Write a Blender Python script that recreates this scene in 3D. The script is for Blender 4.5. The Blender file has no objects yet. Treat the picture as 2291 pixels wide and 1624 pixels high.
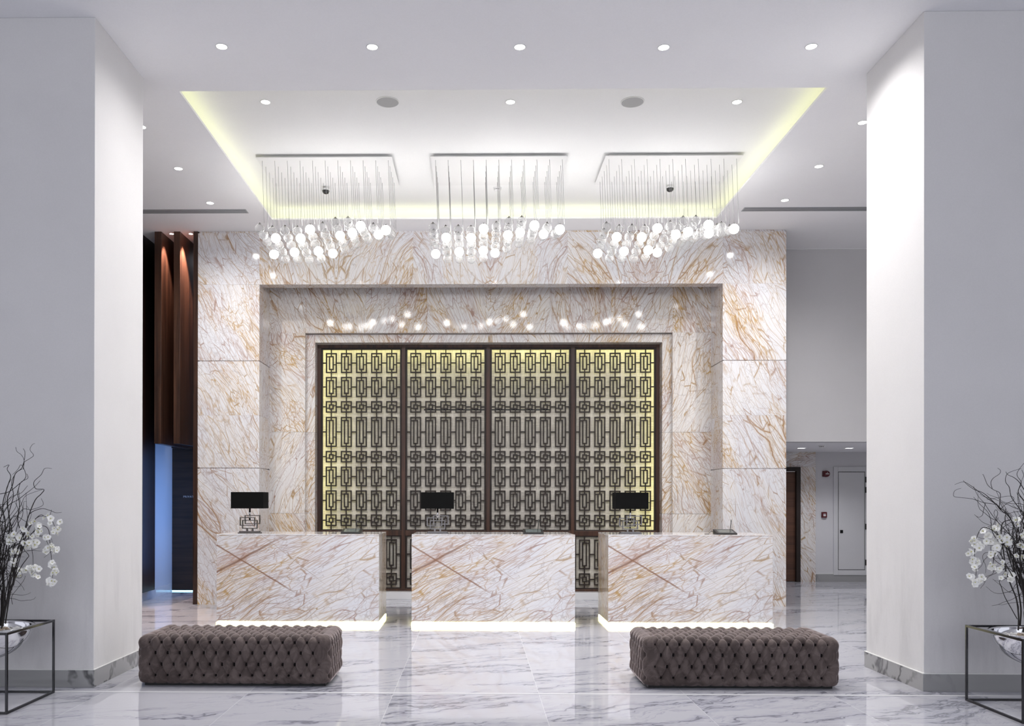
import bpy, bmesh, math, random
from mathutils import Vector, Matrix, Euler, noise as mnoise

scene = bpy.context.scene
COL = scene.collection
R = math.radians

# ------------------------------------------------------------------ camera
W_PX, H_PX = 2291.0, 1624.0
CAM_H = 1.55
F_PX = 1900.0
PSI, ROLL, PITCH = 0.0151, 0.00143, 0.00194
CX, CY = 1035.56, 1116.46

def cam_axes():
    cp, sp = math.cos(PSI), math.sin(PSI)
    ct, st = math.cos(PITCH), math.sin(PITCH)
    cr, sr = math.cos(ROLL), math.sin(ROLL)
    right = Vector((cp, sp, 0)); fwd = Vector((-sp*ct, cp*ct, st)); up = Vector((sp*st, -cp*st, ct))
    return right*cr + up*sr, fwd, up*cr - right*sr
AX_R, AX_F, AX_U = cam_axes()
CAM_POS = Vector((0, 0, CAM_H))

cam_data = bpy.data.cameras.new('camera')
cam = bpy.data.objects.new('camera', cam_data)
COL.objects.link(cam)
m3 = Matrix((AX_R, AX_U, -AX_F)).transposed()
cam.matrix_world = Matrix.Translation(CAM_POS) @ m3.to_4x4()
cam_data.sensor_fit = 'HORIZONTAL'
cam_data.sensor_width = 36.0
cam_data.lens = F_PX/W_PX*36.0
cam_data.shift_x = (W_PX/2 - CX)/W_PX
cam_data.shift_y = (CY - H_PX/2)/W_PX
cam_data.clip_start = 0.05
cam_data.clip_end = 200
scene.camera = cam

# ------------------------------------------------------------------ world, exposure
world = bpy.data.worlds.new('world')
scene.world = world
world.use_nodes = True
world.node_tree.nodes['Background'].inputs[0].default_value = (0.90, 0.92, 1.0, 1)
world.node_tree.nodes['Background'].inputs[1].default_value = 1.08
scene.view_settings.view_transform = 'Standard'
scene.view_settings.look = 'None'
scene.view_settings.gamma = 1.0
scene.view_settings.exposure = 0.30
scene.view_settings.use_curve_mapping = False
scene.cycles.use_denoising = True
scene.cycles.adaptive_threshold = 0.08
scene.cycles.max_bounces = 7
scene.cycles.diffuse_bounces = 4
scene.cycles.glossy_bounces = 3
scene.cycles.transparent_max_bounces = 12
scene.cycles.caustics_reflective = False
scene.cycles.caustics_refractive = False
scene.cycles.sample_clamp_indirect = 6.0

# light levels
P_SPOT = 88.0        # ceiling downlights
P_COFFER = 40.0
E_COVE = 1.9         # cove strips of the coffer
E_LED = 2.6          # desk plinth strips
E_SCREEN = 190.0      # strips behind the lattice
E_GLOBE = 22.0
P_SLAT = 260.0

# ------------------------------------------------------------------ helpers
def ray(u, v):
    return AX_F*F_PX + AX_R*(u-CX) - AX_U*(v-CY)
def onY(u, v, Y):
    r = ray(u, v); return CAM_POS + r*(Y/r.y)
def onZ(u, v, Z):
    r = ray(u, v); return CAM_POS + r*((Z-CAM_H)/r.z)

class MB:
    """collects boxes, tubes, lathes into one mesh"""
    def __init__(s):
        s.v = []; s.f = []; s.suv = []
    def add(s, vs, fs, suv=None):
        n = len(s.v)
        s.v += [tuple(p) for p in vs]
        s.f += [tuple(i+n for i in f) for f in fs]
        s.suv += [tuple(q) for q in (suv if suv else vs)]
        return s
    def box(s, x0, x1, y0, y1, z0, z1, tf=None):
        vs = [(x0,y0,z0),(x1,y0,z0),(x1,y1,z0),(x0,y1,z0),(x0,y0,z1),(x1,y0,z1),(x1,y1,z1),(x0,y1,z1)]
        fs = [(0,3,2,1),(4,5,6,7),(0,1,5,4),(1,2,6,5),(2,3,7,6),(3,0,4,7)]
        return s.add(vs, fs, [tf(Vector(p)) for p in vs] if tf else None)
    def tube(s, pts, r, n=6, closed=False, caps=True):
        pts = [Vector(p) for p in pts]
        rs = r if isinstance(r, (list, tuple)) else [r]*len(pts)
        vs = []; fs = []
        prev = None
        for i, p in enumerate(pts):
            if i == 0: t = pts[1]-p
            elif i == len(pts)-1: t = p-pts[i-1]
            else: t = pts[i+1]-pts[i-1]
            t.normalize()
            if prev is None:
                a = Vector((0,0,1)) if abs(t.z) < .9 else Vector((1,0,0))
                nx = t.cross(a).normalized()
            else:
                nx = (prev - t*prev.dot(t))
                nx = nx.normalized() if nx.length > 1e-6 else t.orthogonal().normalized()
            prev = nx
            ny = t.cross(nx)
            for k in range(n):
                an = 2*math.pi*k/n
                vs.append(p + (nx*math.cos(an)+ny*math.sin(an))*rs[i])
        for i in range(len(pts)-1):
            for k in range(n):
                k2 = (k+1) % n
                fs.append((i*n+k, i*n+k2, (i+1)*n+k2, (i+1)*n+k))
        if caps:
            fs.append(tuple(range(n))[::-1]); fs.append(tuple((len(pts)-1)*n+k for k in range(n)))
        return s.add(vs, fs)
    def lathe(s, prof, c=(0,0,0), n=32, caps=False):
        vs = []; fs = []
        for (r, z) in prof:
            for k in range(n):
                a = 2*math.pi*k/n
                vs.append((c[0]+r*math.cos(a), c[1]+r*math.sin(a), c[2]+z))
        for i in range(len(prof)-1):
            for k in range(n):
                k2 = (k+1) % n
                fs.append((i*n+k, i*n+k2, (i+1)*n+k2, (i+1)*n+k))
        if caps:
            fs.append(tuple(range(n))[::-1]); fs.append(tuple((len(prof)-1)*n+k for k in range(n)))
        return s.add(vs, fs)
    def mesh(s, name, mat, smooth=False):
        me = bpy.data.meshes.new(name)
        me.from_pydata(s.v, [], s.f)
        at = me.attributes.new('suv', 'FLOAT_VECTOR', 'POINT')
        at.data.foreach_set('vector', [c for q in s.suv for c in q])
        bm = bmesh.new(); bm.from_mesh(me)
        bmesh.ops.recalc_face_normals(bm, faces=bm.faces)
        bm.to_mesh(me); bm.free()
        if smooth:
            for p in me.polygons: p.use_smooth = True
        for m in (mat if isinstance(mat, list) else [mat]): me.materials.append(m)
        return me
    def build(s, name, mat, parent=None, smooth=False, loc=(0,0,0), bevel=0, seg=2):
        o = bpy.data.objects.new(name, s.mesh(name, mat, smooth))
        o.location = loc
        COL.objects.link(o)
        if parent: o.parent = parent
        if bevel:
            b = o.modifiers.new('bevel', 'BEVEL'); b.width = bevel; b.segments = seg
            b.limit_method = 'ANGLE'; b.angle_limit = R(40)
            b.harden_normals = False
        return o

def tag(o, label=None, cat=None, group=None, kind=None):
    if label: o['label'] = label
    if cat: o['category'] = cat
    if group: o['group'] = group
    if kind: o['kind'] = kind
    return o
def empty(name, loc=(0,0,0), rz=0):
    o = bpy.data.objects.new(name, None); COL.objects.link(o)
    o.location = loc; o.rotation_euler = (0,0,rz); o.empty_display_size = .1
    return o
def struct(o):
    o['kind'] = 'structure'; return o
def inst(name, me, parent, loc=(0,0,0), rot=(0,0,0), scale=None):
    o = bpy.data.objects.new(name, me); COL.objects.link(o)
    o.parent = parent; o.location = loc; o.rotation_euler = rot
    if scale: o.scale = scale
    return o
def children(o):
    return [c for c in bpy.data.objects if c.parent == o]
def copy_tree(o, parent=None):
    kids = children(o)
    c = o.copy(); COL.objects.link(c); c.parent = parent
    for k in kids: copy_tree(k, c)
    return c

# ------------------------------------------------------------------ materials
class NT:
    def __init__(s, name):
        s.m = bpy.data.materials.new(name); s.m.use_nodes = True
        s.n = s.m.node_tree.nodes; s.l = s.m.node_tree.links
        s.bsdf = s.n['Principled BSDF']; s.out = s.n['Material Output']
    def node(s, t, **kw):
        nd = s.n.new(t)
        for k, v in kw.items(): setattr(nd, k, v)
        return nd
    def put(s, sock, v):
        if hasattr(v, 'is_linked') or isinstance(v, bpy.types.NodeSocket): s.l.new(v, sock)
        elif v is not None: sock.default_value = v
    def math(s, op, a, b=None, c=None, clamp=False):
        nd = s.node('ShaderNodeMath', operation=op, use_clamp=clamp)
        s.put(nd.inputs[0], a); s.put(nd.inputs[1], b)
        if c is not None: s.put(nd.inputs[2], c)
        return nd.outputs[0]
    def vmath(s, op, a, b=None, scale=None):
        nd = s.node('ShaderNodeVectorMath', operation=op)
        s.put(nd.inputs[0], a)
        if b is not None: s.put(nd.inputs[1], b)
        if scale is not None: s.put(nd.inputs['Scale'], scale)
        return nd.outputs[0]
    def noise(s, vec, scale, detail=3, rough=.5, dist=0):
        nd = s.node('ShaderNodeTexNoise')
        s.put(nd.inputs['Vector'], vec); nd.inputs['Scale'].default_value = scale
        nd.inputs['Detail'].default_value = detail; nd.inputs['Roughness'].default_value = rough
        nd.inputs['Distortion'].default_value = dist
        return nd.outputs['Fac'], nd.outputs['Color']
    def voro_edge(s, vec, scale, rnd=1.0):
        nd = s.node('ShaderNodeTexVoronoi', feature='DISTANCE_TO_EDGE')
        s.put(nd.inputs['Vector'], vec); nd.inputs['Scale'].default_value = scale
        nd.inputs['Randomness'].default_value = rnd
        return nd.outputs['Distance']
    def ramp(s, fac, lo, hi, a=0.0, b=1.0):
        nd = s.node('ShaderNodeMapRange', interpolation_type='SMOOTHSTEP')
        s.put(nd.inputs[0], fac)
        nd.inputs[1].default_value = lo; nd.inputs[2].default_value = hi
        nd.inputs[3].default_value = a; nd.inputs[4].default_value = b
        return nd.outputs[0]
    def mix(s, fac, a, b, blend='MIX'):
        nd = s.node('ShaderNodeMix', data_type='RGBA', blend_type=blend)
        s.put(nd.inputs[0], fac); s.put(nd.inputs[6], a); s.put(nd.inputs[7], b)
        return nd.outputs[2]
    def mapping(s, vec, rot=(0,0,0), scale=(1,1,1), loc=(0,0,0)):
        nd = s.node('ShaderNodeMapping')
        s.put(nd.inputs[0], vec)
        nd.inputs['Location'].default_value = loc
        nd.inputs['Rotation'].default_value = rot; nd.inputs['Scale'].default_value = scale
        return nd.outputs[0]
    def attr(s, name):
        nd = s.node('ShaderNodeAttribute', attribute_name=name); return nd.outputs['Vector']
    def coord(s, which='Object'):
        return s.node('ShaderNodeTexCoord').outputs[which]
    def sep(s, v):
        nd = s.node('ShaderNodeSeparateXYZ'); s.put(nd.inputs[0], v); return nd.outputs
    def set(s, **kw):
        names = dict(color='Base Color', rough='Roughness', metal='Metallic', spec='Specular IOR Level', normal='Normal', ior='IOR',
                     coat='Coat Weight', coatr='Coat Roughness', sheen='Sheen Weight', sheenr='Sheen Roughness', sheent='Sheen Tint',
                     em='Emission Color', ems='Emission Strength', trans='Transmission Weight', alpha='Alpha')
        for k, v in kw.items(): s.put(s.bsdf.inputs[names[k]], v)
        return s.m
    def bump(s, h, strength=.3, dist=.01):
        nd = s.node('ShaderNodeBump'); s.put(nd.inputs['Height'], h)
        nd.inputs['Strength'].default_value = strength; nd.inputs['Distance'].default_value = dist
        return nd.outputs[0]

def c4(r, g, b): return (r, g, b, 1)

def plain(name, col, rough=.5, metal=0, **kw):
    t = NT(name)
    return t.set(color=c4(*col), rough=rough, metal=metal, **kw)

def paint(name, col, mott=.04, rough=.7, stain=False):
    t = NT(name)
    p = t.coord()
    f, _ = t.noise(p, 1.3, 4, .6)
    g, _ = t.noise(p, 90, 2, .6)
    k = t.math('ADD', t.ramp(f, .25, .75, 1-mott, 1+mott), t.ramp(g, .3, .7, -.012, .012))
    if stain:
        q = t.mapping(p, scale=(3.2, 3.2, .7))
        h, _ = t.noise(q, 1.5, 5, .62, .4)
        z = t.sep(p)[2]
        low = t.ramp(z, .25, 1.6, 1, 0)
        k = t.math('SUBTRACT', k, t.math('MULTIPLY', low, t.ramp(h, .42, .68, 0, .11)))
    col4 = t.mix(1.0, c4(*col), k, 'MULTIPLY')
    b = t.bump(g, .08, .002)
    return t.set(color=col4, rough=rough, normal=b)

def emit(name, col, strength, base=(.8,.8,.8)):
    t = NT(name)
    return t.set(color=c4(*base), em=c4(*col), ems=strength, rough=.4)

def marble(name, dense=1.0, bold=False, warm=0.0, rough=.07):
    """cream marble webbed with brown and ochre veins, running along the x axis of the suv attribute"""
    t = NT(name)
    p = t.attr('suv')
    _, w1 = t.noise(p, .8, 1, .45)
    _, w2 = t.noise(p, 4.5, 3, .6)
    w1 = t.vmath('SCALE', t.vmath('SUBTRACT', w1, (.5,.5,.5)), scale=.50)
    w2 = t.vmath('SCALE', t.vmath('SUBTRACT', w2, (.5,.5,.5)), scale=.020)
    q = t.vmath('ADD', t.vmath('ADD', p, w1), w2)
    # fields
    dens, _ = t.noise(t.mapping(q, scale=(.42, 1.5, 1.5)), 1.15, 3, .55)
    dens2, _ = t.noise(t.mapping(q, scale=(.45, 1.7, 1.7), loc=(7,3,1)), 1.7, 3, .6)
    hue, _ = t.noise(t.mapping(q, scale=(.6, 1.5, 1.5), loc=(2,9,4)), 1.6, 2, .5)
    # webs: bundles of long strands that merge and part, crossing at shallow angles
    def strands(rot, stretch, scale, levels, width, loc, detail=2, rough=.5):
        n, _ = t.noise(t.mapping(q, rot=(0, rot, 0), scale=(stretch, 1, 1), loc=loc), scale, detail, rough)
        f = t.math('ABSOLUTE', t.math('SUBTRACT', t.math('FRACT', t.math('MULTIPLY', n, levels)), .5))
        return t.ramp(f, width*.25, width, 1, 0)
    def web(rot, stretch, scale, w0, w1_, loc):
        return t.ramp(t.voro_edge(t.mapping(q, rot=(0, rot, 0), scale=(stretch, 1, 1), loc=loc), scale), w0, w1_, 1, 0)
    va = web(0, .10, 17.0, .0, .060, (0,0,0))
    vb = web(R(12), .12, 12.0, .0, .040, (3,1,5))
    vb2 = web(R(-14), .13, 11.0, .0, .038, (8,4,2))
    vc = strands(R(58), .45, 2.6, 5, .028, (1,6,2), 4, .6)
    vd = web(R(3), .085, 30.0, .0, .10, (5,5,5))
    vw = t.ramp(t.voro_edge(t.mapping(q, scale=(.30, 1, 1), loc=(2,2,2)), 17.0), .0, .05, 1, 0)
    vw2 = t.ramp(t.voro_edge(t.mapping(q, rot=(0, R(30), 0), scale=(.38, 1, 1), loc=(6,2,2)), 10.0), .0, .032, 1, 0)
    m1 = t.ramp(dens, .38, .62, .22, 1)
    m2 = t.ramp(dens2, .40, .60, .10, 1)
    m3 = t.ramp(dens2, .56, .40, .15, 1)
    fine = t.math('MULTIPLY', t.math('MULTIPLY', va, m1), .80*dense)
    mid = t.math('MAXIMUM', t.math('MULTIPLY', vb, m2), t.math('MULTIPLY', vb2, m3))
    mid = t.math('MULTIPLY', mid, .85*dense)
    cross = t.math('MAXIMUM', t.math('MULTIPLY', vc, .40*dense), t.math('MULTIPLY', t.math('MULTIPLY', t.math('MAXIMUM', vw, vw2), t.ramp(dens2, .40, .60, .15, .9)), .42*dense))
    silk = t.math('MULTIPLY', t.math('MULTIPLY', vd, t.ramp(dens, .44, .64, .08, 1)), .75*dense)
    # soft tinted haze around dense bundles
    haze = t.math('MULTIPLY', t.ramp(dens, .50, .70, 0, 1), .24*dense)
    # strong streaks
    rd = t.voro_edge(t.mapping(q, rot=(0, R(-4), 0), scale=(.085, 1, 1), loc=(11,2,8)), 3.4)
    rd2 = t.voro_edge(t.mapping(q, rot=(0, R(7), 0), scale=(.10, 1, 1), loc=(1,7,3)), 5.0)
    rm, _ = t.noise(t.mapping(p, scale=(.45, 1, 1), loc=(4,4,9)), 1.2, 2, .5)
    s1 = t.math('MAXIMUM', t.ramp(rd, .0, .014, 1, 0), t.ramp(rd2, .0, .016, .8, 0))
    streak = t.math('MULTIPLY', s1, t.ramp(rm, .46, .60, 0, .85))
    shalo = t.math('MULTIPLY', t.ramp(rd, .0, .055, 1, 0), t.ramp(rm, .48, .62, 0, .30))
    base = t.mix(t.ramp(hue, .35, .65, 0, 1), c4(.80,.785,.79), c4(.76,.765,.80))
    if warm: base = t.mix(warm, base, c4(.80,.75,.66))  # tints the stone as if warm light fell on it
    ochre = c4(.50,.30,.09); brown = c4(.30,.155,.10); pink = c4(.50,.355,.28)
    hz = t.mix(t.ramp(hue, .40, .60, 0, 1), c4(.66,.50,.33), c4(.66,.54,.50))
    vcol = t.mix(t.ramp(hue, .42, .58, 0, 1), ochre, pink)
    col = t.mix(haze, base, hz)
    col = t.mix(shalo, col, c4(.56,.40,.22))
    col = t.mix(silk, col, vcol)
    col = t.mix(fine, col, vcol)
    col = t.mix(mid, col, t.mix(t.ramp(hue, .45, .6, 0, 1), c4(.42,.27,.12), c4(.36,.22,.18)))
    col = t.mix(cross, col, c4(.36,.30,.28))
    col = t.mix(streak, col, c4(.33,.17,.06))
    if bold:
        # the crossing pair of strong veins of the desk fronts (object x to the right, z up)
        oc = t.coord()
        s = t.sep(t.vmath('ADD', oc, t.vmath('SCALE', w1, scale=.30)))
        s2 = t.sep(t.vmath('ADD', t.vmath('ADD', oc, t.vmath('SCALE', w1, scale=.26)), t.vmath('SCALE', w2, scale=1.1)))
        def line(sx, ax, az, ang, half, fadea, fadeb, stren):
            # distance from line through (ax, az) at angle ang
            dx = t.math('SUBTRACT', sx[0], ax); dz = t.math('SUBTRACT', sx[2], az)
            d = t.math('ABSOLUTE', t.math('SUBTRACT', t.math('MULTIPLY', dz, math.cos(ang)), t.math('MULTIPLY', dx, math.sin(ang))))
            al = t.math('ADD', t.math('MULTIPLY', dx, math.cos(ang)), t.math('MULTIPLY', dz, math.sin(ang)))
            core = t.ramp(d, half*.3, half, 1, 0)
            fade = t.ramp(al, fadea, fadeb, 1, 0)
            return t.math('MULTIPLY', t.math('MULTIPLY', core, fade), stren)
        L1 = line(s2, -1.0, .645, R(29), .019, .5, 1.2, .8)
        L1h = line(s, -1.0, .70, R(30), .15, .35, 1.0, .75)
        L2 = line(s2, -1.0, .975, R(-31), .014, .9, 1.25, .85)
        L3 = line(s2, -.35, 1.03, R(-38), .006, .6, 1.0, .5)
        col = t.mix(t.math('MULTIPLY', L1h, t.math('ADD', t.math('MULTIPLY', vd, .7), .3)), col, c4(.52,.33,.24))
        col = t.mix(L1, col, c4(.24,.12,.07))
        col = t.mix(L2, col, c4(.28,.14,.08))
        col = t.mix(L3, col, c4(.34,.24,.18))
    return t.set(color=col, rough=rough, spec=.5)

def floor_marble():
    t = NT('floor_marble')
    p = t.coord()
    s = t.sep(p)
    TX, TY, OX, OY = 1.17, 1.17, .51, .12
    tx = t.math('DIVIDE', t.math('SUBTRACT', s[0], OX), TX)
    ty = t.math('DIVIDE', t.math('SUBTRACT', s[1], OY), TY)
    comb = t.node('ShaderNodeCombineXYZ')
    t.put(comb.inputs[0], t.math('FLOOR', tx)); t.put(comb.inputs[1], t.math('FLOOR', ty))
    wn = t.node('ShaderNodeTexWhiteNoise', noise_dimensions='3D'); t.put(wn.inputs[0], comb.outputs[0])
    off = t.vmath('SCALE', wn.outputs['Color'], scale=4.0)
    pp = t.vmath('ADD', p, off)
    pr = t.mapping(pp, rot=(0, 0, R(-22)))
    _, w = t.noise(pr, 1.2, 4, .6)
    q = t.vmath('ADD', pr, t.vmath('SCALE', t.vmath('SUBTRACT', w, (.5,.5,.5)), scale=.5))
    n1, _ = t.noise(t.mapping(q, scale=(.20, 1.25, 1)), 1.25, 6, .62)
    d1 = t.math('ABSOLUTE', t.math('SUBTRACT', n1, .5))
    m, _ = t.noise(t.mapping(q, scale=(.4, 1, 1), loc=(5,2,0)), 1.2, 2, .5)
    v1 = t.math('MULTIPLY', t.ramp(d1, .001, .014, 1, 0), t.ramp(m, .32, .50, 0, .95))
    h1 = t.math('MULTIPLY', t.ramp(d1, .0, .06, 1, 0), t.ramp(m, .34, .54, 0, .72))
    n2, _ = t.noise(t.mapping(q, scale=(.30, 2.0, 1), loc=(3,7,0)), 2.2, 5, .6)
    d2 = t.math('ABSOLUTE', t.math('SUBTRACT', n2, .5))
    v2 = t.math('MULTIPLY', t.ramp(d2, .001, .012, 1, 0), t.ramp(m, .30, .50, .10, .6))
    base = c4(.54,.54,.59)
    col = t.mix(h1, base, c4(.40,.41,.48))
    col = t.mix(v2, col, c4(.36,.37,.43))
    col = t.mix(v1, col, c4(.22,.22,.26))
    ex = t.math('ABSOLUTE', t.math('SUBTRACT', t.math('FRACT', tx), .5))
    ey = t.math('ABSOLUTE', t.math('SUBTRACT', t.math('FRACT', ty), .5))
    j = t.math('MAXIMUM', t.ramp(ex, .4982, .4990, 0, 1), t.ramp(ey, .4982, .4990, 0, 1))
    col = t.mix(t.math('MULTIPLY', j, .55), col, c4(.92,.92,.95))
    return t.set(color=col, rough=.045, spec=.6, ior=1.55)

def grey_marble(name, base, vein, angle=-60):
    t = NT(name)
    p = t.mapping(t.coord(), rot=(0, R(angle), 0))
    _, w = t.noise(p, 1.5, 4, .6)
    q = t.vmath('ADD', p, t.vmath('SCALE', t.vmath('SUBTRACT', w, (.5,.5,.5)), scale=.5))
    n1, _ = t.noise(t.mapping(q, scale=(.35, .8, 1.0)), 1.0, 5, .6)
    d1 = t.math('ABSOLUTE', t.math('SUBTRACT', n1, .5))
    m, _ = t.noise(q, .9, 2, .5)
    v1 = t.math('MULTIPLY', t.ramp(d1, .002, .02, 1, 0), t.ramp(m, .45, .6, 0, .9))
    col = t.mix(v1, c4(*base), c4(*vein))
    return t.set(color=col, rough=.15)

def wood(name, dark, light, scale=1.0, rough=.35, axis='z'):
    t = NT(name)
    sc = {'z': (14, 14, .7), 'x': (.7, 14, 14)}[axis]
    p = t.mapping(t.coord(), scale=tuple(k*scale for k in sc))
    f, _ = t.noise(p, 1.0, 5, .62, .6)
    g, _ = t.noise(t.mapping(p, scale=(4,4,2) if axis == 'z' else (2,4,4)), 1.2, 3, .6)
    k = t.math('ADD', t.math('MULTIPLY', f, .75), t.math('MULTIPLY', g, .25))
    col = t.mix(t.ramp(k, .32, .68, 0, 1), c4(*dark), c4(*light))
    return t.set(color=col, rough=rough, normal=t.bump(k, .12, .002))

def fabric_weave():
    t = NT('woven_metallic_fabric')
    p = t.coord()
    a, _ = t.noise(t.mapping(p, scale=(6, 1, 120)), 1.0, 3, .6)
    b, _ = t.noise(t.mapping(p, scale=(120, 1, 6)), 1.0, 3, .6)
    c, _ = t.noise(p, 3.0, 3, .5)
    k = t.math('ADD', t.math('ADD', t.math('MULTIPLY', a, .4), t.math('MULTIPLY', b, .4)), t.math('MULTIPLY', c, .2))
    col = t.mix(t.ramp(k, .36, .64, 0, 1), c4(.58,.54,.49), c4(.95,.91,.85))
    t.set(color=col, rough=.6, spec=.3)
    tl = t.node('ShaderNodeBsdfTranslucent'); t.put(tl.inputs[0], col)
    mx = t.node('ShaderNodeMixShader'); mx.inputs[0].default_value = .36
    t.l.new(t.bsdf.outputs[0], mx.inputs[1]); t.l.new(tl.outputs[0], mx.inputs[2]); t.l.new(mx.outputs[0], t.out.inputs[0])
    return t.m

def velvet():
    t = NT('taupe_velvet')
    p = t.coord()
    n, _ = t.noise(p, 9, 5, .65, 1.2)
    n2, _ = t.noise(p, 2.6, 3, .55, .8)
    k = t.math('ADD', t.math('MULTIPLY', t.ramp(n, .42, .60, 0, 1), .55), t.math('MULTIPLY', t.ramp(n2, .4, .65, 0, 1), .45))
    col = t.mix(k, c4(.072,.055,.051), c4(.150,.118,.110))
    return t.set(color=col, rough=.75, sheen=.9, sheenr=.35, sheent=c4(.80,.70,.70), spec=.15)

def glass_bubble(name, tint, dens):
    """thin blown shell: clear in the middle, bright at the rim"""
    t = NT(name)
    lw = t.node('ShaderNodeLayerWeight'); lw.inputs['Blend'].default_value = .32
    tr = t.node('ShaderNodeBsdfTransparent'); tr.inputs[0].default_value = c4(.97,.97,.97)
    t.set(color=c4(*tint), rough=.04, spec=.8)
    tl = t.node('ShaderNodeBsdfTranslucent'); tl.inputs[0].default_value = c4(*tint)
    mx0 = t.node('ShaderNodeMixShader'); mx0.inputs[0].default_value = .15
    t.l.new(t.bsdf.outputs[0], mx0.inputs[1]); t.l.new(tl.outputs[0], mx0.inputs[2])
    mx = t.node('ShaderNodeMixShader')
    fac = t.ramp(lw.outputs['Facing'], .0, 1.0, dens, .72)
    t.l.new(fac, mx.inputs[0]); t.l.new(tr.outputs[0], mx.inputs[1]); t.l.new(mx0.outputs[0], mx.inputs[2])
    t.l.new(mx.outputs[0], t.out.inputs[0])
    return t.m

M = {}
M['ceil'] = paint('ceiling_paint', (.92,.92,.94), .01, .8)
M['coffer'] = paint('coffer_paint', (.86,.86,.86), .008, .8)
M['wall'] = paint('pier_paint', (.74,.73,.73), .02, .75, stain=True)
M['wallr'] = paint('corridor_paint', (.66,.655,.67), .02, .75)
M['marble'] = marble('veined_marble', 1.0)
M['marble_warm_lit'] = marble('veined_marble_warm_lit', 1.15, warm=.30)  # same stone, with the warm light of the screen recess put into its colour
M['desk'] = marble('desk_marble', 1.0, bold=True)
M['floor'] = floor_marble()
M['base_f'] = grey_marble('skirting_marble', (.34,.34,.34), (.07,.07,.075))
M['base_l'] = grey_marble('kerb_marble', (.74,.74,.75), (.25,.26,.28), -40)
M['white_trim'] = plain('white_trim', (.85,.85,.83), .4)
M['fin'] = wood('walnut_fin', (.016,.007,.005), (.075,.033,.019), 1.0, .34)
M['darkwood'] = wood('dark_stained_wood', (.012,.006,.005), (.035,.015,.010), 1.0, .33)
M['door'] = wood('dark_oak_door', (.016,.009,.006), (.045,.024,.015), .8, .45, 'x')
M['brown_door'] = wood('red_brown_door', (.055,.022,.012), (.13,.055,.030), .8, .45, 'x')
M['lattice'] = wood('lattice_wood', (.009,.0045,.003), (.020,.009,.006), 1.5, .55)
M['frame'] = wood('screen_frame_wood', (.022,.010,.006), (.085,.036,.020), 1.0, .38)
M['fabric'] = fabric_weave()
M['velvet'] = velvet()
M['button'] = plain('velvet_button', (.010,.008,.008), .85, spec=.1)
M['black'] = plain('black_metal', (.012,.012,.013), .25, .6)
M['steel_frame'] = plain('dark_polished_steel', (.07,.07,.073), .18, 1.0)
M['chrome'] = plain('chrome', (.75,.75,.77), .05, 1.0)
M['lampmetal'] = plain('dark_chrome', (.22,.21,.21), .10, 1.0)
M['shade'] = plain('black_shade_fabric', (.005,.005,.005), .9, spec=.15)
M['plastic'] = plain('black_plastic', (.015,.015,.016), .35)
M['screen'] = plain('tablet_screen', (.10,.12,.12), .12)
M['cable'] = plain('hanging_wire', (.33,.33,.33), .35, .7)
M['slot'] = plain('diffuser_slot', (.055,.06,.07), .6)
M['slotbar'] = plain('diffuser_bar', (.42,.43,.45), .5)
M['speaker'] = plain('speaker_grille', (.42,.42,.42), .8)
M['white_plastic'] = plain('white_plastic', (.80,.80,.80), .35)
M['dome'] = plain('smoked_dome', (.02,.02,.022), .08)
M['red'] = plain('red_plastic', (.10,.006,.010), .35)
M['white_mark'] = plain('white_print', (.8,.8,.8), .5)
M['letter'] = plain('silver_letter', (.62,.60,.58), .4)
M['hatch'] = paint('hatch_paint', (.66,.66,.67), .02, .6)
M['hinge'] = plain('dark_hinge', (.05,.05,.05), .4, .5)
M['clear'] = glass_bubble('clear_blown_glass', (.50,.50,.50), .21)
M['lit'] = emit('lit_opal_glass', (1,.985,.96), E_GLOBE, (.9,.9,.9))
M['cap'] = plain('globe_cap', (.06,.055,.05), .35, .6)
M['lens'] = emit('downlight_lens', (1,.98,.95), 9.0)
M['lens2'] = emit('small_downlight_lens', (1,.97,1), 14.0)
M['cove'] = emit('cove_strip', (.98,1,.48), E_COVE)
M['led'] = emit('plinth_strip', (1,.93,.40), E_LED)
M['sled'] = emit('screen_strip', (.95,1,.40), E_SCREEN)
M['steel_line'] = plain('floor_track', (.80,.80,.83), .25, .1)
M['pebble'] = plain('white_pebble', (.78,.77,.76), .5)
M['pebble_b'] = plain('tan_pebble', (.40,.32,.25), .7)
M['branch'] = plain('dark_branch', (.016,.012,.011), .6)
M['petal'] = plain('white_petal', (.95,.95,.92), .55, spec=.2)
M['pollen'] = plain('yellow_throat', (.62,.60,.22), .6)
M['bluewash'] = plain('closet_wall', (.60,.62,.66), .6)

# ------------------------------------------------------------------ measured planes
ZC = 5.561
YF, YB = 6.997, 8.019
XL, XR = -3.165, 3.663
YM, YR = 12.594, 13.225
M1, M2, R1, R2 = -4.144, 4.577, -3.224, 3.646
ZR, G1, G2 = 4.765, 3.628, 2.0315
CX1, CX2, CY1, CY2 = -2.914, 3.407, 8.28, 12.08
ZCOF = 5.741
YD, ZD, ZE, DD = 10.483, 1.134, .056, .86
YFAR = 16.48
YUP = 13.58

# ------------------------------------------------------------------ floor
fl = MB()
fl.box(-9.5, 9.5, -4, 17.2, -.2, 0)
struct(fl.build('floor', M['floor']))
ft = MB(); ft.box(-9.4, 9.4, 6.822, 6.852, -.02, .0012)
struct(ft.build('trim_1', M['steel_line']))
ft = MB(); ft.box(-9.4, 9.4, 6.814, 6.8219, -.02, .0010); ft.box(-9.4, 9.4, 6.8521, 6.858, -.02, .0010)
struct(ft.build('trim_8', M['slotbar']))

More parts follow.
